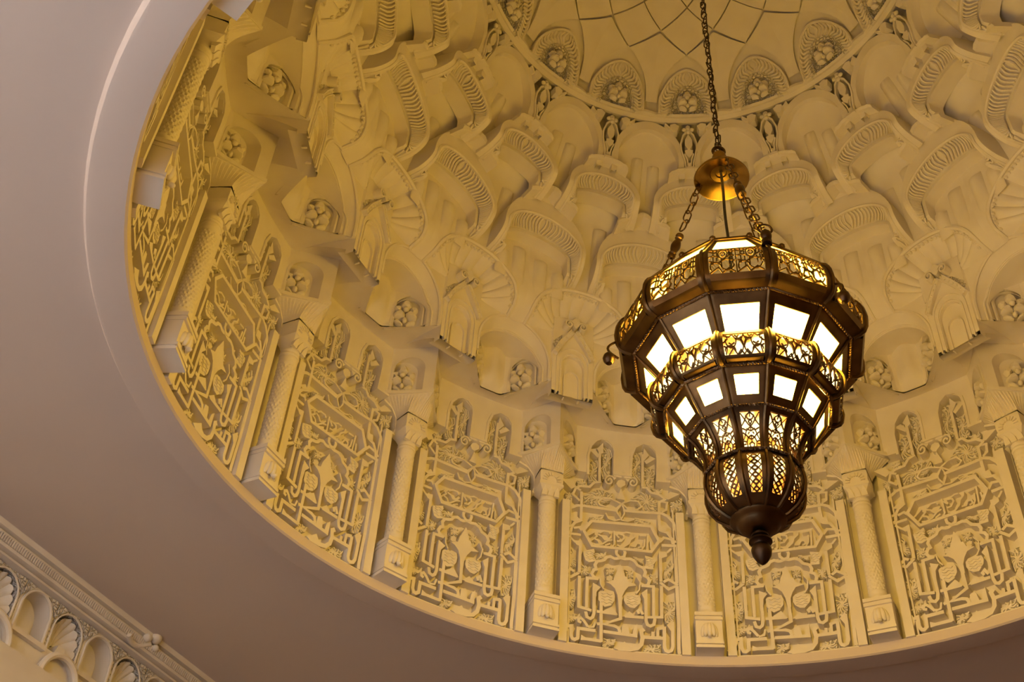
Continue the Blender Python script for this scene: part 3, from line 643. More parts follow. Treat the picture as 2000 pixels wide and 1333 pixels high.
def halfw(hw, zs, za, pw): return lambda z: hw if z <= zs else hw * max(0, 1 - ((z - zs) / (za - zs)) ** pw) ** (1 / pw) if z < za else 0.0
def ramp(za, ra, zb, rb): return lambda z: ra + (rb - ra) * min(1, max(0, (z - za) / (zb - za)))
T4 = (0.174, 0.985, 1.150, 1.75); T5 = (0.166, 1.150, 1.262, 1.9)
w4, w5 = halfw(*T4), halfw(*T5)
K = Kit('hanging_arch', 0.70, 0.925)
hanging_arch(K, 0.702, 0.155, 0.925, 0.985, 1.068, 0.136, 1.036, 0.742, 0.778, T4[2], (0.108, 1.138, 0.050, 0.020), [(-0.108, .024, .87, .955, .752), (-0.042, .026, .85, 1.000, .755), (0.042, .026, .85, 0.985, .755), (0.108, .024, .87, .955, .752)], 54, True, .06, T4[0], T4[3], (lambda z: 0.0, .9, 1.0, lambda z: .778))
ring_of(K, True, 'plaster arch with leaf band and gabled crest', 'above the shells', 'arch', 'gabled hanging arches', 0.71, 1.0)
K = Kit('crowned_arch', 0.61, 1.115)
hanging_arch(K, 0.612, 0.138, 1.115, 1.150, 1.218, 0.114, 1.188, 0.645, 0.690, T5[2], (0.100, 1.244, 0.016, 0.016), [(-0.046, .028, .99, 1.105, .668), (0.046, .028, .99, 1.135, .668)], 40, False, .04, T5[0], T5[3], (lambda z: max(0.03, H - w4(z) + .012) if z < 1.15 else 0.15, .92, 1.20, lambda z: ramp(.93, .779, 1.14, .728)(z) if z < 1.14 else ramp(1.14, .728, 1.20, .664)(z)))
ring_of(K, False, 'plaster arch with leaf band and rounded crest', 'below the ring', 'arch', 'round-crested hanging arches', 0.62, 1.16)

# ------------------------------------------------------------------ smooth arches under the ring
K = Kit('plain_arch', 0.585, 1.25)
rl = lambda a, z: 0.592 - 0.24 * (z - 1.25)           # this tier leans inwards
o1 = arch(0, 0.172, 1.235, 1.30, 1.425, 24, 1.9, 6); o2 = arch(0, 0.146, 1.235, 1.30, 1.398, 24, 1.9, 6)
b = MB(); between(b, o1, o2, rl, 2); loft(b, o2, o2, pf(rl), pf(lambda a, z: rl(a, z) + .010)); loft(b, o1, o1, pf(rl), pf(lambda a, z: rl(a, z) + .07), 2)
K.part('arch_ring', b, smooth=30)
vault = lambda a, z: rl(a, z) + .010 + 0.060 * max(0, (1.40 - z) / 0.165) ** .75 * (1 - (a / .16) ** 2 * .35)
rs6 = ramp(1.12, .706, 1.245, vault(0, 1.245))
b = MB(); b.grid([[pol(min(.15, H - w5(z) + .014) * (-1 + j / 4), rs6(z), z) for j in range(9)] for z in [1.12 + .125 * i / 16 for i in range(17)]]); K.part('stem', b, smooth=50)
b = MB(); loft(b, o2, o2, pf(lambda a, z: rl(a, z) + .010), pf(lambda a, z: vault(a, z)), 2); fill(b, o2, vault, 12); K.part('vault', b, smooth=60)
for a, z1 in ((-0.038, 1.335), (0.038, 1.318)):
    b = MB(); rows = []
    for i in range(12):
        t = i / 11; z = 1.18 + (z1 - 1.18) * t; q = math.sqrt(max(0, 1 - ((t - .84) / .16) ** 2)) if t > .84 else 1
        rows.append([pol(a + math.sin((-1 + 2 * j / 8) * PI / 2) * .028, (vault(a, z) if z > 1.245 else rs6(z)) + .003 - .018 * q * min(1, t * 1.5) * math.cos((-1 + 2 * j / 8) * PI / 2), z) for j in range(9)])
    b.grid(rows); K.part('pilaster', b, smooth=50)
ring_of(K, True, 'smooth plain plaster arch', 'under the ring', 'arch', 'plain arches under the ring', 0.59, 1.33)

# ------------------------------------------------------------------ openwork brackets
K = Kit('openwork_bracket', 0.572, 1.262)
g, h = pf(lambda a, z: rl(a, z) - .006), pf(lambda a, z: rl(a, z) + .010)
zz = lambda a, z: (a, z)
for s in (-1, 1):
    K.part('tracery', MB().stroke([(s * .017, 1.262), (s * .019, 1.285), (s * .036, 1.325), (s * .039, 1.350), (s * .026, 1.378), (s * .008, 1.390)], 0.007, g, h))
    K.part('side_bud', MB().prism([(s * .045, 1.405), (s * .055, 1.388), (s * .075, 1.382), (s * .088, 1.392), (s * .092, 1.408), (s * .07, 1.413)], pf(lambda a, z: rl(a, z) - .012), h))
    K.part('side_leaf', MB().stroke([(s * .060, 1.412), (s * .095, 1.400), (s * .118, 1.413)], 0.007, pf(lambda a, z: rl(a, z) - .010), h))
    K.part('tracery', MB().stroke([(s * .006, 1.270), (s * .010, 1.295), (s * .022, 1.315)], 0.006, g, h))
K.part('drop', MB().prism([(0, 1.325), (-.018, 1.343), (-.018, 1.362), (0, 1.383), (.018, 1.362), (.018, 1.343)], g, h))
K.part('trefoil', MB().prism([(0, 1.300), (-.016, 1.312), (-.020, 1.326), (-.008, 1.328), (0, 1.334), (.008, 1.328), (.020, 1.326), (.016, 1.312)], g, h))
K.part('bead', MB().blob(pol(0, .583, 1.279), .008, .006, .009, 10, 6)); K.part('foot', MB().cbox(-.022, .022, .575, .60, 1.254, 1.263, 3))
sub = [('petal', MB().blob(pol(.019 * math.sin(t), .552, 1.398 + .011 * math.cos(t)), .007, .006, .007, 8, 5), 'plaster') for t in (0, PI / 2, PI, 3 * PI / 2)]
K.part('quatrefoil', MB().blob(pol(0, .550, 1.398), .006, .007, .006, 8, 5), sub=sub)
ring_of(K, False, 'pierced plaster bracket with drop and quatrefoil', 'under the ring', 'bracket', 'openwork brackets under the ring', 0.57, 1.33)
# ring above them
b = MB(); b.grid([circle(r, z, 96) for r, z in [(0.60, 1.446), (0.556, 1.436), (0.556, 1.428), (0.548, 1.426), (0.544, 1.430), (0.538, 1.433), (0.536, 1.438), (0.53, 1.442)]], True)
ringo = tag(link('trim_2', b.mesh('trim_2', 'plaster', smooth=30)), kind='structure')
slab = MB(); n = 12; rows = []
for dr, dz in ((0.02, 0), (-.012, 0), (-.012, .010), (.02, .012)):
    rows.append([pol(-.085 + .17 * i / n, .542 + dr - (.006 * abs(math.sin(PI * 1.5 * i / n)) if dr < 0 else 0), 1.434 + dz) for i in range(n + 1)])
slab.grid(rows); slab = slab.mesh('leaf_slab', 'plaster', smooth=30)
for i in range(16):
    o = link('leaf_slab', slab, ringo); o.rotation_euler = (0, 0, -azim(i + .5))

# ------------------------------------------------------------------ rosette arches and the crowning dome
def rd(z):                                              # crowning dome: radius by height
    P = [(1.436, .534), (1.475, .524), (1.515, .503), (1.55, .473), (1.582, .430), (1.612, .385), (1.645, .32), (1.68, .235), (1.71, .13), (1.722, 0)]
    for (za, ra), (zb, rb) in zip(P, P[1:]):
        if z <= zb: return ra + (rb - ra) * (z - za) / (zb - za)
    return 0
def zd(r):
    lo, hi = 1.436, 1.722
    for _ in range(40):
        m = (lo + hi) / 2
        if rd(m) > r: lo = m
        else: hi = m
    return lo
dome_r = [.534, .528, .522, .514, .505, .492, .478, .465, .447, .425, .40, .36, .32, .27, .21, .14, .07, .001]
b = MB(); b.grid([circle(r + 0.010, zd(r) + .006, 96) for r in dome_r], True)
dome = tag(link('wall_crown', b.mesh('wall_crown', 'plaster', smooth=80)), kind='structure')
K = Kit('rosette_arch', 0.52, 1.436)
rr = lambda a, z: rd(z) - 0.006
o1 = arch(0, 0.152, 1.437, 1.468, 1.555, 24, 2); o2 = arch(0, 0.098, 1.437, 1.462, 1.522, 24, 2); o3 = arch(0, 0.086, 1.437, 1.462, 1.512, 24, 2)
b = MB(); between(b, o1, o2, lambda a, z: rr(a, z) + .004, 3); loft(b, o1, o1, pf(lambda a, z: rr(a, z) + .004), pf(lambda a, z: rr(a, z) + .02)); K.part('band_ground', b)
K.part('carved_band', ribs(o1, o2, pf(lambda a, z: rr(a, z) + .003), pf(lambda a, z: rr(a, z) + .003), 26, .0042, .5), label='fan of slanting carved leaves', kind='stuff')
b = MB(); b.tube([pol(a, rr(a, z), z) for a, z in o1], .004, 6); K.part('outer_bead', b)
b = MB(); between(b, o2, o3, rr, 1); loft(b, o3, o3, pf(rr), pf(lambda a, z: rr(a, z) + .02)); fill(b, o3, lambda a, z: rr(a, z) + .015); K.part('inner_arch', b, 'carved', smooth=30)
flower(K, 0, 1.474, 0.512, 0.95)
ring_of(K, False, 'small arch with carved fan and flower', 'on the ring', 'rosette arch', 'rosette arches on the ring', 0.50, 1.50)
# ribbed star panels of the crown: each panel a slab of its own, seams left between
def dome_pt(a, r, off=0.0): return (r * math.sin(a), r * math.cos(a), zd(r) - off * 0.8)
def dome_panel(name, quad, off):
    cx = sum(q[0] for q in quad) / len(quad); cr = sum(q[1] for q in quad) / len(quad); mb = MB(); n = 5
    Q = [(cx + (q[0] - cx) * .968, cr + (q[1] - cr) * .968) for q in quad]; rows = []
    for i in range(n + 1):
        u = i / n; row = []
        for j in range(n + 1):
            v = j / n
            a = (Q[0][0] * (1 - v) + Q[1][0] * v) * (1 - u) + (Q[3][0] * (1 - v) + Q[2][0] * v) * u
            r = (Q[0][1] * (1 - v) + Q[1][1] * v) * (1 - u) + (Q[3][1] * (1 - v) + Q[2][1] * v) * u
            row.append(dome_pt(a, r, off + .003 * u))
        rows.append(row)
    mb.grid(rows)
    edge = [rows[0][j] for j in range(n + 1)] + [rows[i][n] for i in range(1, n + 1)] + [rows[n][j] for j in range(n - 1, -1, -1)] + [rows[i][0] for i in range(n - 1, 0, -1)]
    mb.grid([edge, [(x * 1.003, y * 1.003, z + .012) for x, y, z in edge]], True)
    return mb.mesh(name, 'plaster', smooth=30)
LEV = [.425, .372, .312, .245, .165, .06]
kits = []
for i in range(len(LEV) - 2):                           # kite from level i on this axis to level i + 2, shoulders at level i + 1
    kits.append(dome_panel('star_panel', [(0, LEV[i]), (H, LEV[i + 1]), (0, LEV[i + 2]), (-H, LEV[i + 1])], 0.006))
for k in range(16):
    for i, me in enumerate(kits):
        o = link('star_panel', me, dome); o.rotation_euler = (0, 0, -azim(k + (0.5 if i % 2 else 0)))
lowm = []
for s in (-1, 1):
    mb = MB(); rows = []
    for i in range(11):
        t = i / 10; r_ = LEV[0] + (.520 - LEV[0]) * t; lim = 0.160 * math.sin(PI / 2 * min(1, t * 1.05)) ** .75 + .004
        top = H * (1 if t > 0 else 1); row = []
        for j in range(7):
            u = j / 6; a = lim + (H - lim) * u; rx = r_ - (r_ - LEV[1] - .006) * u * (1 - t) ** 1.2; row.append(dome_pt(s * a, rx, .0075))
        rows.append(row)
    mb.grid(rows); mb.grid([rows_ for rows_ in [[r[0] for r in rows], [(x * 1.01, y * 1.01, z + .012) for x, y, z in [r[0] for r in rows]]]])
    lowm.append(mb.mesh('groin_panel', 'plaster', smooth=40))
for k in range(16):
    for me in lowm:
        o = link('groin_panel', me, dome); o.rotation_euler = (0, 0, -azim(k))
# ------------------------------------------------------------------ cornice and shell frieze on the left wall
PHI = math.atan2(WD.y, WD.x)
prof = [(0.004, 0.004), (0.0, 0.0), (-0.003, -0.010), (-0.016, -0.011), (-0.016, -0.0135), (-0.009, -0.0155), (-0.011, -0.0195), (-0.013, -0.0195), (-0.016, -0.0335), (-0.014, -0.0335), (-0.017, -0.0385), (-0.032, -0.040), (-0.032, -0.0435), (-0.026, -0.0440), (-0.028, -0.0475), (-0.048, -0.048)]
b = MB(); b.grid([[wl(s, o, z) for s in (-1.75, -1, 0, 1, 2.6)] for o, z in prof])
corn = tag(link('trim_3', b.mesh('trim_3', 'plaster', smooth=25)), kind='structure')
b = MB()
for i in range(200):
    s = -0.25 + 0.0062 * i
    b.add([wl(s, -.006, -.0205), wl(s + .0035, -.006, -.0205), wl(s + .0055, -.012, -.0325), wl(s + .002, -.012, -.0325), wl(s, -.020, -.0205), wl(s + .0035, -.020, -.0205), wl(s + .0055, -.020, -.0325), wl(s + .002, -.020, -.0325)], [(0, 1, 2, 3), (0, 1, 5, 4), (1, 2, 6, 5), (2, 3, 7, 6), (3, 0, 4, 7)])
o = link('ribbed_band', b.mesh('ribbed_band', 'plaster', smooth=20), corn); o['kind'] = 'stuff'
for s in (0.512,):                                      # scrolled knot on the cornice
    for ds, oo, z, r_ in ((-.022, -.004, -.014, .011), (.0, .001, -.006, .014), (.012, -.006, -.022, .009)):
        link('knot_lobe', MB().blob(wl(s + ds, oo, z), r_, r_, r_ * .9, 10, 6).mesh('knot_lobe', 'plaster'), corn)
    link('knot_scroll', MB().tube([wl(s - .075 + .07 * t, -.008 - .012 * math.sin(t * PI), -.034 - .008 * math.sin(t * PI) + .015 * t * t) for t in [i / 8 for i in range(9)]], .006, 8).mesh('knot_scroll', 'plaster'), corn)
b = MB(); b.grid([[wl(s, o, z) for s in (-1.75, 2.6)] for o, z in ((-.096, -.047), (-.096, -.26))])
b.grid([[wl(s, o, z) for s in (-1.75, 2.6)] for o, z in ((-.048, -.150), (-.048, -.26), (-.1, -.26))])
tag(link('wall_frieze', b.mesh('wall_frieze', 'plaster')), kind='structure')
class WKit(Kit):
    def put(s, at, label, cat, group):
        e = s.place(0, label, cat, group); e.location = Vector(wl(at, 0, 0)) * S + Vector((0, 0, s.o[2] * S)); e.rotation_euler = (0, 0, PHI); return e
def wfn(y): return lambda x, z: (x, y, z)
def wplate(mb, arc, x0, x1, z1, zs, y0, y1, back):
    A = rect_for(arc, x0, x1, z1, (x0 + x1) / 2, zs)
    loft(mb, A, arc, wfn(y0), wfn(y0)); loft(mb, arc, arc, wfn(y0), wfn(y1))
    if back:
        m = len(arc); mb.grid([[(arc[i][0], y1, arc[i][1]), (arc[m - 1 - i][0], y1, arc[m - 1 - i][1])] for i in range((m + 1) // 2)])
K = WKit('scallop_niche', 0.0, -0.155)
arc = arch(0, 0.042, -0.155, -0.10, -0.0555, 18); mb = MB(); wplate(mb, arc, -0.050, 0.050, -0.048, -0.10, 0.048, 0.09, True); K.part('surround', mb, 'carved', smooth=30)
K.part('rim_moulding', MB().tube([(x, 0.047, z) for x, z in arch(0, 0.0435, -0.150, -0.10, -0.054, 18)], .0025, 6))
for i in range(9):
    p0 = PI * 1.08 - PI * 1.16 * i / 9; p1 = PI * 1.08 - PI * 1.16 * (i + 1) / 9; rows = []
    for j in range(9):
        rho = .12 + .88 * j / 8; row = []
        for m in range(6):
            u = m / 5; ph = p0 + (p1 - p0) * u; bu = .008 * rho * math.sin(PI * u) ** .8
            row.append((.040 * rho * math.cos(ph), .084 - .026 * rho - bu + .012 * math.sin(PI * rho), -.125 + .064 * rho * math.sin(ph)))
        rows.append(row)
    K.part('flute', MB().grid(rows), smooth=60)
K.part('shell_foot', MB().prism([(-.018, -.155), (-.010, -.128), (.010, -.128), (.018, -.155)], wfn(.05), wfn(.09)))
for s in (-1, 1):
    K.part('spandrel_leaf', MB().prism([(s * .020, -.052), (s * .046, -.049), (s * .050, -.085), (s * .040, -.072)], wfn(.043), wfn(.05)), 'carved')
mb = MB(); mb.tube([(-.052 * math.cos(PI * i / 16), .030 + 0.0 * i, -.212 + .056 * math.sin(PI * i / 16)) for i in range(17)], .0075, 8); K.part('lower_arch', mb)
mb = MB(); rows = [[(-.052 * math.cos(PI * i / 16), y, -.212 + .056 * math.sin(PI * i / 16)) for i in range(17)] for y in (.03, .06)]; mb.grid(rows); K.part('lower_soffit', mb)
WHERE = ['at far left edge', 'nearest to the left edge', 'beside it, second along', 'third along the frieze', 'lowest in the picture']
for i, s in enumerate((-0.096, 0.104, 0.304, 0.504, 0.704)):
    K.put(s, 'fluted scallop shell niche of the frieze, %s' % ['just outside the left edge', 'nearest to the left edge', 'left of the scrolled knot', 'right below the scrolled knot', 'at the lower picture edge'][i], 'shell niche', 'shells of the left wall frieze')
K = WKit('blank_niche', 0.0, -0.155)
arc = arch(0, 0.040, -0.155, -0.10, -0.0565, 18); mb = MB(); wplate(mb, arc, -0.050, 0.050, -0.048, -0.10, 0.048, 0.09, True); K.part('surround', mb, 'plaster', smooth=30)
K.part('rim_moulding', MB().tube([(x, 0.046, z) for x, z in arch(0, 0.043, -0.155, -0.10, -0.0535, 18)], .0035, 6))
K.part('inner_panel', MB().prism(arch(0, 0.026, -0.155, -0.115, -0.086, 14), wfn(.078), wfn(.092)))
K.part('sill', MB().box(-.050, .050, .036, .09, -.165, -.155), smooth=20)
for s in (-1, 1):
    K.part('spandrel_leaf', MB().prism([(s * .020, -.052), (s * .046, -.049), (s * .050, -.085), (s * .040, -.072)], wfn(.043), wfn(.05)), 'carved')
for i, s in enumerate((0.004, 0.204, 0.404, 0.604, 0.804)):
    K.put(s, 'blank round-headed niche between shells, %s' % ['just outside the left edge', 'nearest to the left edge', 'below the scrolled knot', 'at the lower picture edge', 'just outside the lower edge'][i], 'niche', 'blank niches of the left wall frieze')

# ------------------------------------------------------------------ the lantern
LZ = -0.392
lan = bpy.data.objects.new('pendant_lantern', None); col.objects.link(lan); lan.location = (0, 0, LZ * S)
tag(lan, 'tiered pierced brass lantern with glowing white panes, hung on a long chain', 'lantern')
LO = (0, 0, LZ); A15 = PI / 12; S15, C15 = math.sin(A15), math.cos(A15)
VERT0 = math.radians(25)
def lpart(name, mb, mat, parent=None, rot=0.0, smooth=40, me=None):
    me = me or mb.mesh(name, mat, LO if parent is None or parent is lan else LO, smooth)
    o = link(name, me, parent or lan)
    if rot: o.rotation_euler = (0, 0, rot)
    return o
def curve(P):                                           # profile by v in 0..1 along its length
    L = [0]
    for i in range(1, len(P)): L.append(L[-1] + math.hypot(P[i][0] - P[i - 1][0], P[i][1] - P[i - 1][1]))
    def f(v):
        q = max(0, min(1, v)) * L[-1]
        for i in range(1, len(P)):
            if q <= L[i] + 1e-12:
                u = (q - L[i - 1]) / (L[i] - L[i - 1]); return P[i - 1][0] + (P[i][0] - P[i - 1][0]) * u, P[i - 1][1] + (P[i][1] - P[i - 1][1]) * u
        return P[-1]
    return f, L[-1]
def fmap(f, off):                                       # facet centred on +y
    def g(u, v):
        r, z = f(v); return (u * r * S15, r * C15 + off, z)
    return g
def spin(mb, k):                                        # turn a copy of the facet to facet k
    an = VERT0 + A15 + k * 2 * A15; c, q = math.cos(an), math.sin(an)
    return [(x * c + y * q, -x * q + y * c, z) for x, y, z in mb.v]
def tier(name, P, hu, v0, v1, rib=0.0035, taper=True):
    """brass frame of one twelve-sided tier with an opening in each side"""
    f, L = curve(P); unit = MB(); nv = 10
    for o in (0.0, -0.003):
        g = fmap(f, o)
        for ua, ub, va, vb in ((-1, -hu, 0, 1), (hu, 1, 0, 1), (-hu, hu, 0, v0), (-hu, hu, v1, 1)):
            unit.grid([[g(ua + (ub - ua) * j / 2, va + (vb - va) * i / nv) for j in range(3)] for i in range(nv + 1)])
    g0, g1 = fmap(f, 0), fmap(f, -.003)
    loop = [(-hu, v0 + (v1 - v0) * i / 8) for i in range(9)] + [(hu, v1 - (v1 - v0) * i / 8) for i in range(9)]
    unit.grid([[g0(*p) for p in loop], [g1(*p) for p in loop]], True)
    unit.tube([fmap(f, .0005)(-1, i / nv) for i in range(nv + 1)], rib, 6)
    mb = MB()
    for k in range(12): mb.add(spin(unit, k), unit.f)
    return lpart(name, mb, 'brass', smooth=35), f, L
def panes(parent, f, hu, v0, v1, mat):
    for g, mt, n in ((fmap(f, -.0015), mat, 1), (fmap(f, -.0040), 'glass_inner', 1)):
        mb = MB(); mb.grid([[g(-hu * 1.03 + 2.06 * hu * j / n, v0 - .01 + (v1 - v0 + .02) * i / n) for j in range(n + 1)] for i in range(n + 1)])
        me = mb.mesh('glass_pane', mt, LO, 0)
        for k in range(12): lpart('glass_pane' if mt == mat else 'pane_backing', None, None, parent, -(VERT0 + A15 + k * 2 * A15), me=me)
def pierced(parent, f, hu, v0, v1, L, motif, wd):
    """fretwork: ribbons in panel coordinates, x across and y along the profile"""
    rm = f((v0 + v1) / 2)[0] * S15 * hu; hh = (v1 - v0) * L
    g0, g1 = fmap(f, -.0004), fmap(f, -.0026)
    fa = lambda x, y: g0(max(-hu, min(hu, x / rm * hu)), v0 + max(0, min(1, y / hh)) * (v1 - v0)); fb = lambda x, y: g1(max(-hu, min(hu, x / rm * hu)), v0 + max(0, min(1, y / hh)) * (v1 - v0))
    mb = MB()
    for pts in motif: mb.stroke([(x * rm, y * hh) for x, y in pts], wd, fa, fb)
    me = mb.mesh('pierced_panel', 'brass', LO, 30)
    for k in range(12): lpart('pierced_panel', None, None, parent, -(VERT0 + A15 + k * 2 * A15), me=me)
def liner(parent, f, hu, v0, v1):                       # added glowing sheet behind the fretwork, imitating the lit interior
    g0 = fmap(f, -.0055); n = 4; mb = MB()
    mb.grid([[g0(-hu + 2 * hu * j / n, v0 + (v1 - v0) * i / n) for j in range(n + 1)] for i in range(n + 1)])
    me = mb.mesh('glow_liner', 'liner_glow', LO, 40)
    for k in range(12): lpart('glow_liner', None, None, parent, -(VERT0 + A15 + k * 2 * A15), me=me)
def arcp(cx, cy, rx, ry, a0, a1, n=9): return [(cx + rx * math.cos(a0 + (a1 - a0) * i / n), cy + ry * math.sin(a0 + (a1 - a0) * i / n)) for i in range(n + 1)]
rnd = random.Random(11)
def mir(l): return l + [[(-x, y) for x, y in p] for p in l]
script = []                                             # v = 0 is the top edge
for x0 in (-0.98, 0.03):
    for dx in (.10, .22, .66, .80): script.append([(x0 + dx, .02), (x0 + dx, .55 + .3 * rnd.random())])
    script += [arcp(x0 + .44, .30, .17, .22, 0, 2 * PI, 12), arcp(x0 + .44, .30, .08, .11, .4, 2 * PI, 8), arcp(x0 + .30, .72, .24, .18, PI, 0), arcp(x0 + .72, .80, .20, .16, PI, 2.2 * PI), [(x0, .60), (x0 + .35, .52), (x0 + .62, .66), (x0 + .95, .58)], [(x0 + .02, .97), (x0 + .25, .84), (x0 + .5, .98)], [(x0 + .5, .98), (x0 + .62, .80), (x0 + .95, .98)], [(x0, .16), (x0 + .3, .10), (x0 + .5, .02)], [(x0 + .5, .04), (x0 + .75, .20), (x0 + .95, .10)], [(x0 + .02, .40), (x0 + .16, .34), (x0 + .28, .44)], [(x0 + .6, .42), (x0 + .78, .36), (x0 + .96, .42)], [(x0 + .05, .75), (x0 + .16, .88)], [(x0 + .5, .52), (x0 + .5, .80)], [(x0 + .86, .58), (x0 + .92, .85)]]
script.append([(0, 0), (0, 1)])
arab = mir([arcp(0.32, .62, .30, .34, PI * .5, PI * 1.6), arcp(.62, .40, .26, .30, -.3, PI * 1.1), arcp(.68, .82, .26, .20, PI, 2 * PI), [(0, .10), (.14, .42), (0, .70)], [(0, .98), (.16, .80), (.34, .98)], [(.34, .98), (.52, .72), (.78, .98)], [(.86, .02), (.78, .30), (.98, .48)], [(.14, .42), (.40, .30), (.55, .04)], [(.55, .04), (.70, .20), (.98, .12)], [(.2, .04), (.30, .22), (.42, .12)], [(.98, .62), (.82, .70), (.92, .95)], [(.44, .50), (.60, .58), (.72, .50)], [(.1, .22), (.28, .36)]])
tall = mir([arcp(.0, .14, .34, .08, 0, PI, 8), [(0, .02), (.42, .12), (.55, .22), (.30, .32), (0, .40)], [(.98, .04), (.55, .22), (.98, .36)], [(0, .40), (.5, .50), (.98, .44)], [(0, .52), (.45, .46), (.7, .60), (.4, .70), (0, .64)], [(.98, .56), (.7, .62), (.98, .76)], [(0, .76), (.4, .70), (.62, .84), (.98, .80)], [(0, .84), (.3, .90), (.2, .99)], [(.62, .84), (.55, .99)], [(.0, .22), (.2, .27), (0, .34)], [(.2, .55), (.35, .60)], [(.98, .92), (.7, .90)]])
tall.append([(0, 0), (0, .14)]); tall.append([(0, .34), (0, .52)]); tall.append([(0, .64), (0, .84)])
lat = []
for i in range(6):
    y = i / 6
    lat += mir([[(0, y), (.5, y + .07), (.98, y + .17)], [(.98, y), (.5, y + .09), (0, y + .165)], arcp(0, y + .08, .34, .045, 0, 2 * PI, 8)])
# tiers from the roof down: profile of the corner line (radius, height)
ro, f, L = tier('roof', [(0.118, 0.178), (0.190, 0.078)], 0.74, 0.10, 0.86); panes(ro, f, 0.74, 0.10, 0.86, 'glass_top')
ub, f, L = tier('upper_band', [(0.190, 0.078), (0.200, 0.068), (0.2065, 0.050), (0.2085, 0.032), (0.2065, 0.012), (0.200, -0.002), (0.1835, -0.006)], 0.80, 0.10, 0.72); pierced(ub, f, 0.80, 0.10, 0.72, L, script, .0019)
us, f, L = tier('upper_shoulder', [(0.1775, -0.006), (0.118, -0.083)], 0.70, 0.20, 0.97, .0025); panes(us, f, 0.70, 0.20, 0.97, 'glass_bright')
mbnd, f, L = tier('middle_band', [(0.136, -0.061), (0.150, -0.065), (0.1565, -0.078), (0.1575, -0.092), (0.153, -0.108), (0.146, -0.117), (0.134, -0.119)], 0.76, 0.30, 0.80); pierced(mbnd, f, 0.76, 0.30, 0.80, L, arab, .0017); liner(mbnd, f, .78, .28, .82)
ls, f, L = tier('lower_shoulder', [(0.130, -0.119), (0.0975, -0.171)], 0.58, 0.22, 0.74, .0025); panes(ls, f, 0.58, 0.22, 0.74, 'glass_bright')
nk, f, L = tier('neck', [(0.0965, -0.173), (0.086, -0.184), (0.077, -0.200), (0.0725, -0.217), (0.0725, -0.236)], 0.62, 0.10, 0.94, .003); pierced(nk, f, 0.62, 0.10, 0.94, L, tall, .0014); liner(nk, f, .64, .08, .96)
bw, f, L = tier('bowl', [(0.0725, -0.238), (0.0755, -0.252), (0.0755, -0.268), (0.071, -0.285), (0.061, -0.301), (0.046, -0.313), (0.036, -0.317)], 0.50, 0.08, 0.74, .003); pierced(bw, f, 0.50, 0.08, 0.74, L, lat, .0012); liner(bw, f, .52, .06, .76)
def gon(r, z): return [(r * math.sin(VERT0 + 2 * A15 * k), r * math.cos(VERT0 + 2 * A15 * k), z) for k in range(12)]
def rope(r, z, w, turns):                               # two twisted strands round the twelve sides
    P = gon(r, z); mb = MB()
    for ph in (0, PI):
        path = []
        for k in range(12):
            a, c = Vector(P[k]), Vector(P[(k + 1) % 12]); n = turns * 4
            for i in range(n):
                t = i / n; p = a.lerp(c, t); rad = Vector((p.x, p.y, 0)).normalized(); an = ph + 2 * PI * turns * t
                path.append(p + rad * w * .5 * math.cos(an) + Vector((0, 0, w * .5 * math.sin(an))))
        mb.tube(path, w * .55, 4, True)
    return mb
for r, z, n in ((0.1795, -0.0065, 16), (0.1335, -0.120, 13), (0.0985, -0.1725, 10), (0.0745, -0.2375, 8)):
    lpart('rope_moulding', rope(r, z, 0.0030, n), 'rope', smooth=60)
lpart('crown_ring', MB().tube(gon(0.119, 0.180), .004, 6, True), 'brass')
mb = MB()
for x, y, z in gon(0.119, 0.184): mb.blob((x, y, z), .006, .006, .006, 8, 5)
lpart('crown_beads', mb, 'brass')
lpart('collar', MB().lathe([(0.034, -0.314), (0.0405, -0.314), (0.042, -0.317), (0.040, -0.320), (0.034, -0.3215), (0.031, -0.326), (0.025, -0.333), (0.014, -0.337), (0.009, -0.338)], 40), 'brass', smooth=50)
lpart('finial', MB().lathe([(0.009, -0.336), (0.009, -0.340), (0.0125, -0.341), (0.0125, -0.344), (0.009, -0.346), (0.009, -0.349), (0.0165, -0.3505), (0.0170, -0.3535), (0.011, -0.3555), (0.010, -0.358), (0.0135, -0.362), (0.0150, -0.368), (0.0135, -0.376), (0.0085, -0.385), (0.003, -0.3905), (0.0001, -0.392)], 32), 'bronze', smooth=50)
lpart('bulb', MB().blob((0, 0, .045), .016, .016, .020, 16, 10), 'bulb', smooth=80)
for k in range(3):
    t = 2 * PI * k / 3 + .4
    lpart('bulb', MB().blob((.075 * math.sin(t), .075 * math.cos(t), .06), .013, .013, .018, 14, 8), 'bulb', smooth=80)
# canopy
lpart('canopy', MB().lathe([(0.0001, 0.506), (0.010, 0.505), (0.011, 0.501), (0.020, 0.500), (0.022, 0.497), (0.040, 0.491), (0.050, 0.483), (0.0525, 0.482), (0.0535, 0.485), (0.050, 0.492), (0.036, 0.506), (0.022, 0.520), (0.013, 0.530), (0.012, 0.548), (0.014, 0.552), (0.012, 0.560), (0.0001, 0.562)], 48), 'brass_light', smooth=50)
lpart('canopy_loop', MB().tube([(0.011 * math.cos(2 * PI * i / 20), 0, 0.572 + 0.013 * math.sin(2 * PI * i / 20)) for i in range(20)], .0035, 8, True), 'bronze')
lpart('cable', MB().tube([(0.0008 * math.sin(i), 0, 0.505 - 0.33 * i / 12) for i in range(13)], .0028, 8), 'cable')
def link_mesh(ln, wd, wire, name='link'):
    P = []
    for i in range(20):
        t = 2 * PI * i / 20; x = (wd / 2) * math.cos(t); z = (wd / 2) * math.sin(t) + (1 if math.sin(t) >= 0 else -1) * (ln - wd) / 2; P.append((x, 0, z))
    return MB().tube(P, wire, 6, True)
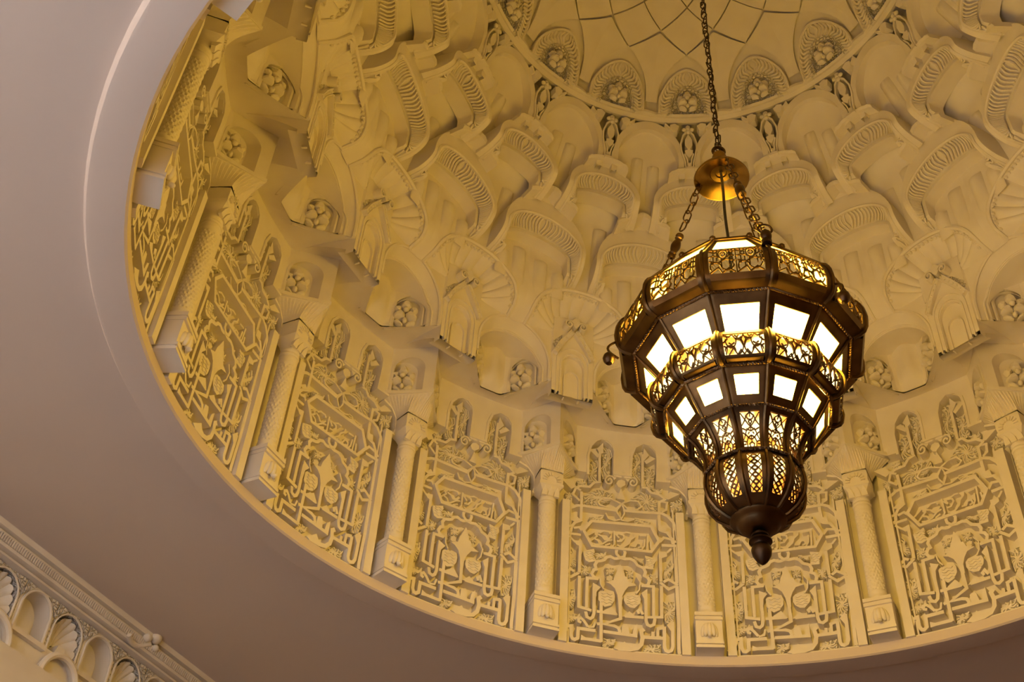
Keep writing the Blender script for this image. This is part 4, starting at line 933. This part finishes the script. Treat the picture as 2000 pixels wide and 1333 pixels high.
LK = link_mesh(0.0255, 0.0125, 0.0014).mesh('link', 'bronze'); LK2 = link_mesh(0.029, 0.0150, 0.0015).mesh('link', 'brass')
hc = lpart('hanging_chain', MB().tube([(0.002, 0, .575), (0.0045 * math.sin(1), .003, .8), (.004, -.003, 1.1), (-.003, .002, 1.4), (0, 0, 1.70)], .0013, 6), 'cable')
z = 0.588; i = 0
while z < 1.70:
    o = link('link', LK, hc); o.location = Vector((0.0012 * math.sin(i * 1.7), 0.0012 * math.cos(i * 2.3), z - LZ)) * S; o.rotation_euler = (rnd.uniform(-.12, .12), rnd.uniform(-.12, .12), (PI / 2 if i % 2 else 0) + .5 + rnd.uniform(-.3, .3)); z += .0205; i += 1
lpart('ceiling_hook', MB().lathe([(.0001, 1.69), (.012, 1.695), (.03, 1.712), (.032, 1.722)], 24), 'bronze')
BAL = MB().lathe([(.003, -.030), (.007, -.029), (.008, -.025), (.006, -.022), (.0075, -.019), (.005, -.017), (.008, -.008), (.0095, 0), (.008, .008), (.005, .017), (.0075, .019), (.006, .022), (.008, .025), (.007, .029), (.003, .030)], 16).mesh('baluster', 'brass', smooth=50)
for az in (175, 55, -65):
    t = math.radians(az); p = Vector((.045 * math.sin(t), .045 * math.cos(t), .484)); q = Vector((.196 * math.sin(t), .196 * math.cos(t), .086)); d = (q - p); Lc = d.length; d.normalize()
    sag = lambda s: Vector((0, 0, -.010 * math.sin(PI * s)))
    ch = lpart('suspension_chain', MB().tube([p + Vector((0, 0, .006)), p, p + d * .006], .003, 8), 'bronze')
    rotq = d.to_track_quat('Z', 'X'); pos = 0.012; i = 0
    while pos < Lc - .012:
        mid = 0.115 < pos < 0.150 and i >= 4
        if mid: pos += .030; o = link('baluster', BAL, ch)
        else: o = link('link', LK2, ch)
        c = p + d * pos + sag(pos / Lc)
        o.location = (c - Vector(LO)) * S; e = rotq @ Matrix.Rotation((PI / 2 if i % 2 else 0) + .4, 3, 'Z').to_quaternion(); o.rotation_euler = e.to_euler()
        pos += .040 if mid else .0225; i += 1
    hk = lpart('corner_fitting', MB().lathe([(.004, -.016), (.0085, -.014), (.0085, -.006), (.006, -.003), (.0085, 0), (.0095, .006), (.0085, .012), (.004, .016), (.003, .020)], 16, (q.x, q.y, q.z + .004)), 'bronze', smooth=50)
    link('ring', MB().tube([(q.x + .011 * math.cos(2 * PI * j / 18), q.y, q.z + .026 + .011 * math.sin(2 * PI * j / 18)) for j in range(18)], .002, 6, True).mesh('ring', 'bronze', LO), hk)
for az in (-95, 25, 145):                               # small hooks with round knobs under the upper band
    t = math.radians(az); er = Vector((math.sin(t), math.cos(t), 0)); base = er * .205 + Vector((0, 0, -.010))
    P = [base + er * (.018 * math.sin(s * PI)) + Vector((0, 0, .030 - .040 * s)) for s in [i / 10 for i in range(11)]]
    hk = lpart('side_hook', MB().tube(P, .0022, 6), 'bronze')
    kb = base + er * .016 + Vector((0, 0, -.012))
    link('knob', MB().lathe([(.0001, .012), (.005, .011), (.009, .006), (.0105, 0), (.009, -.006), (.005, -.011), (.0001, -.012)], 16, tuple(kb)).mesh('knob', 'bronze', LO), hk)
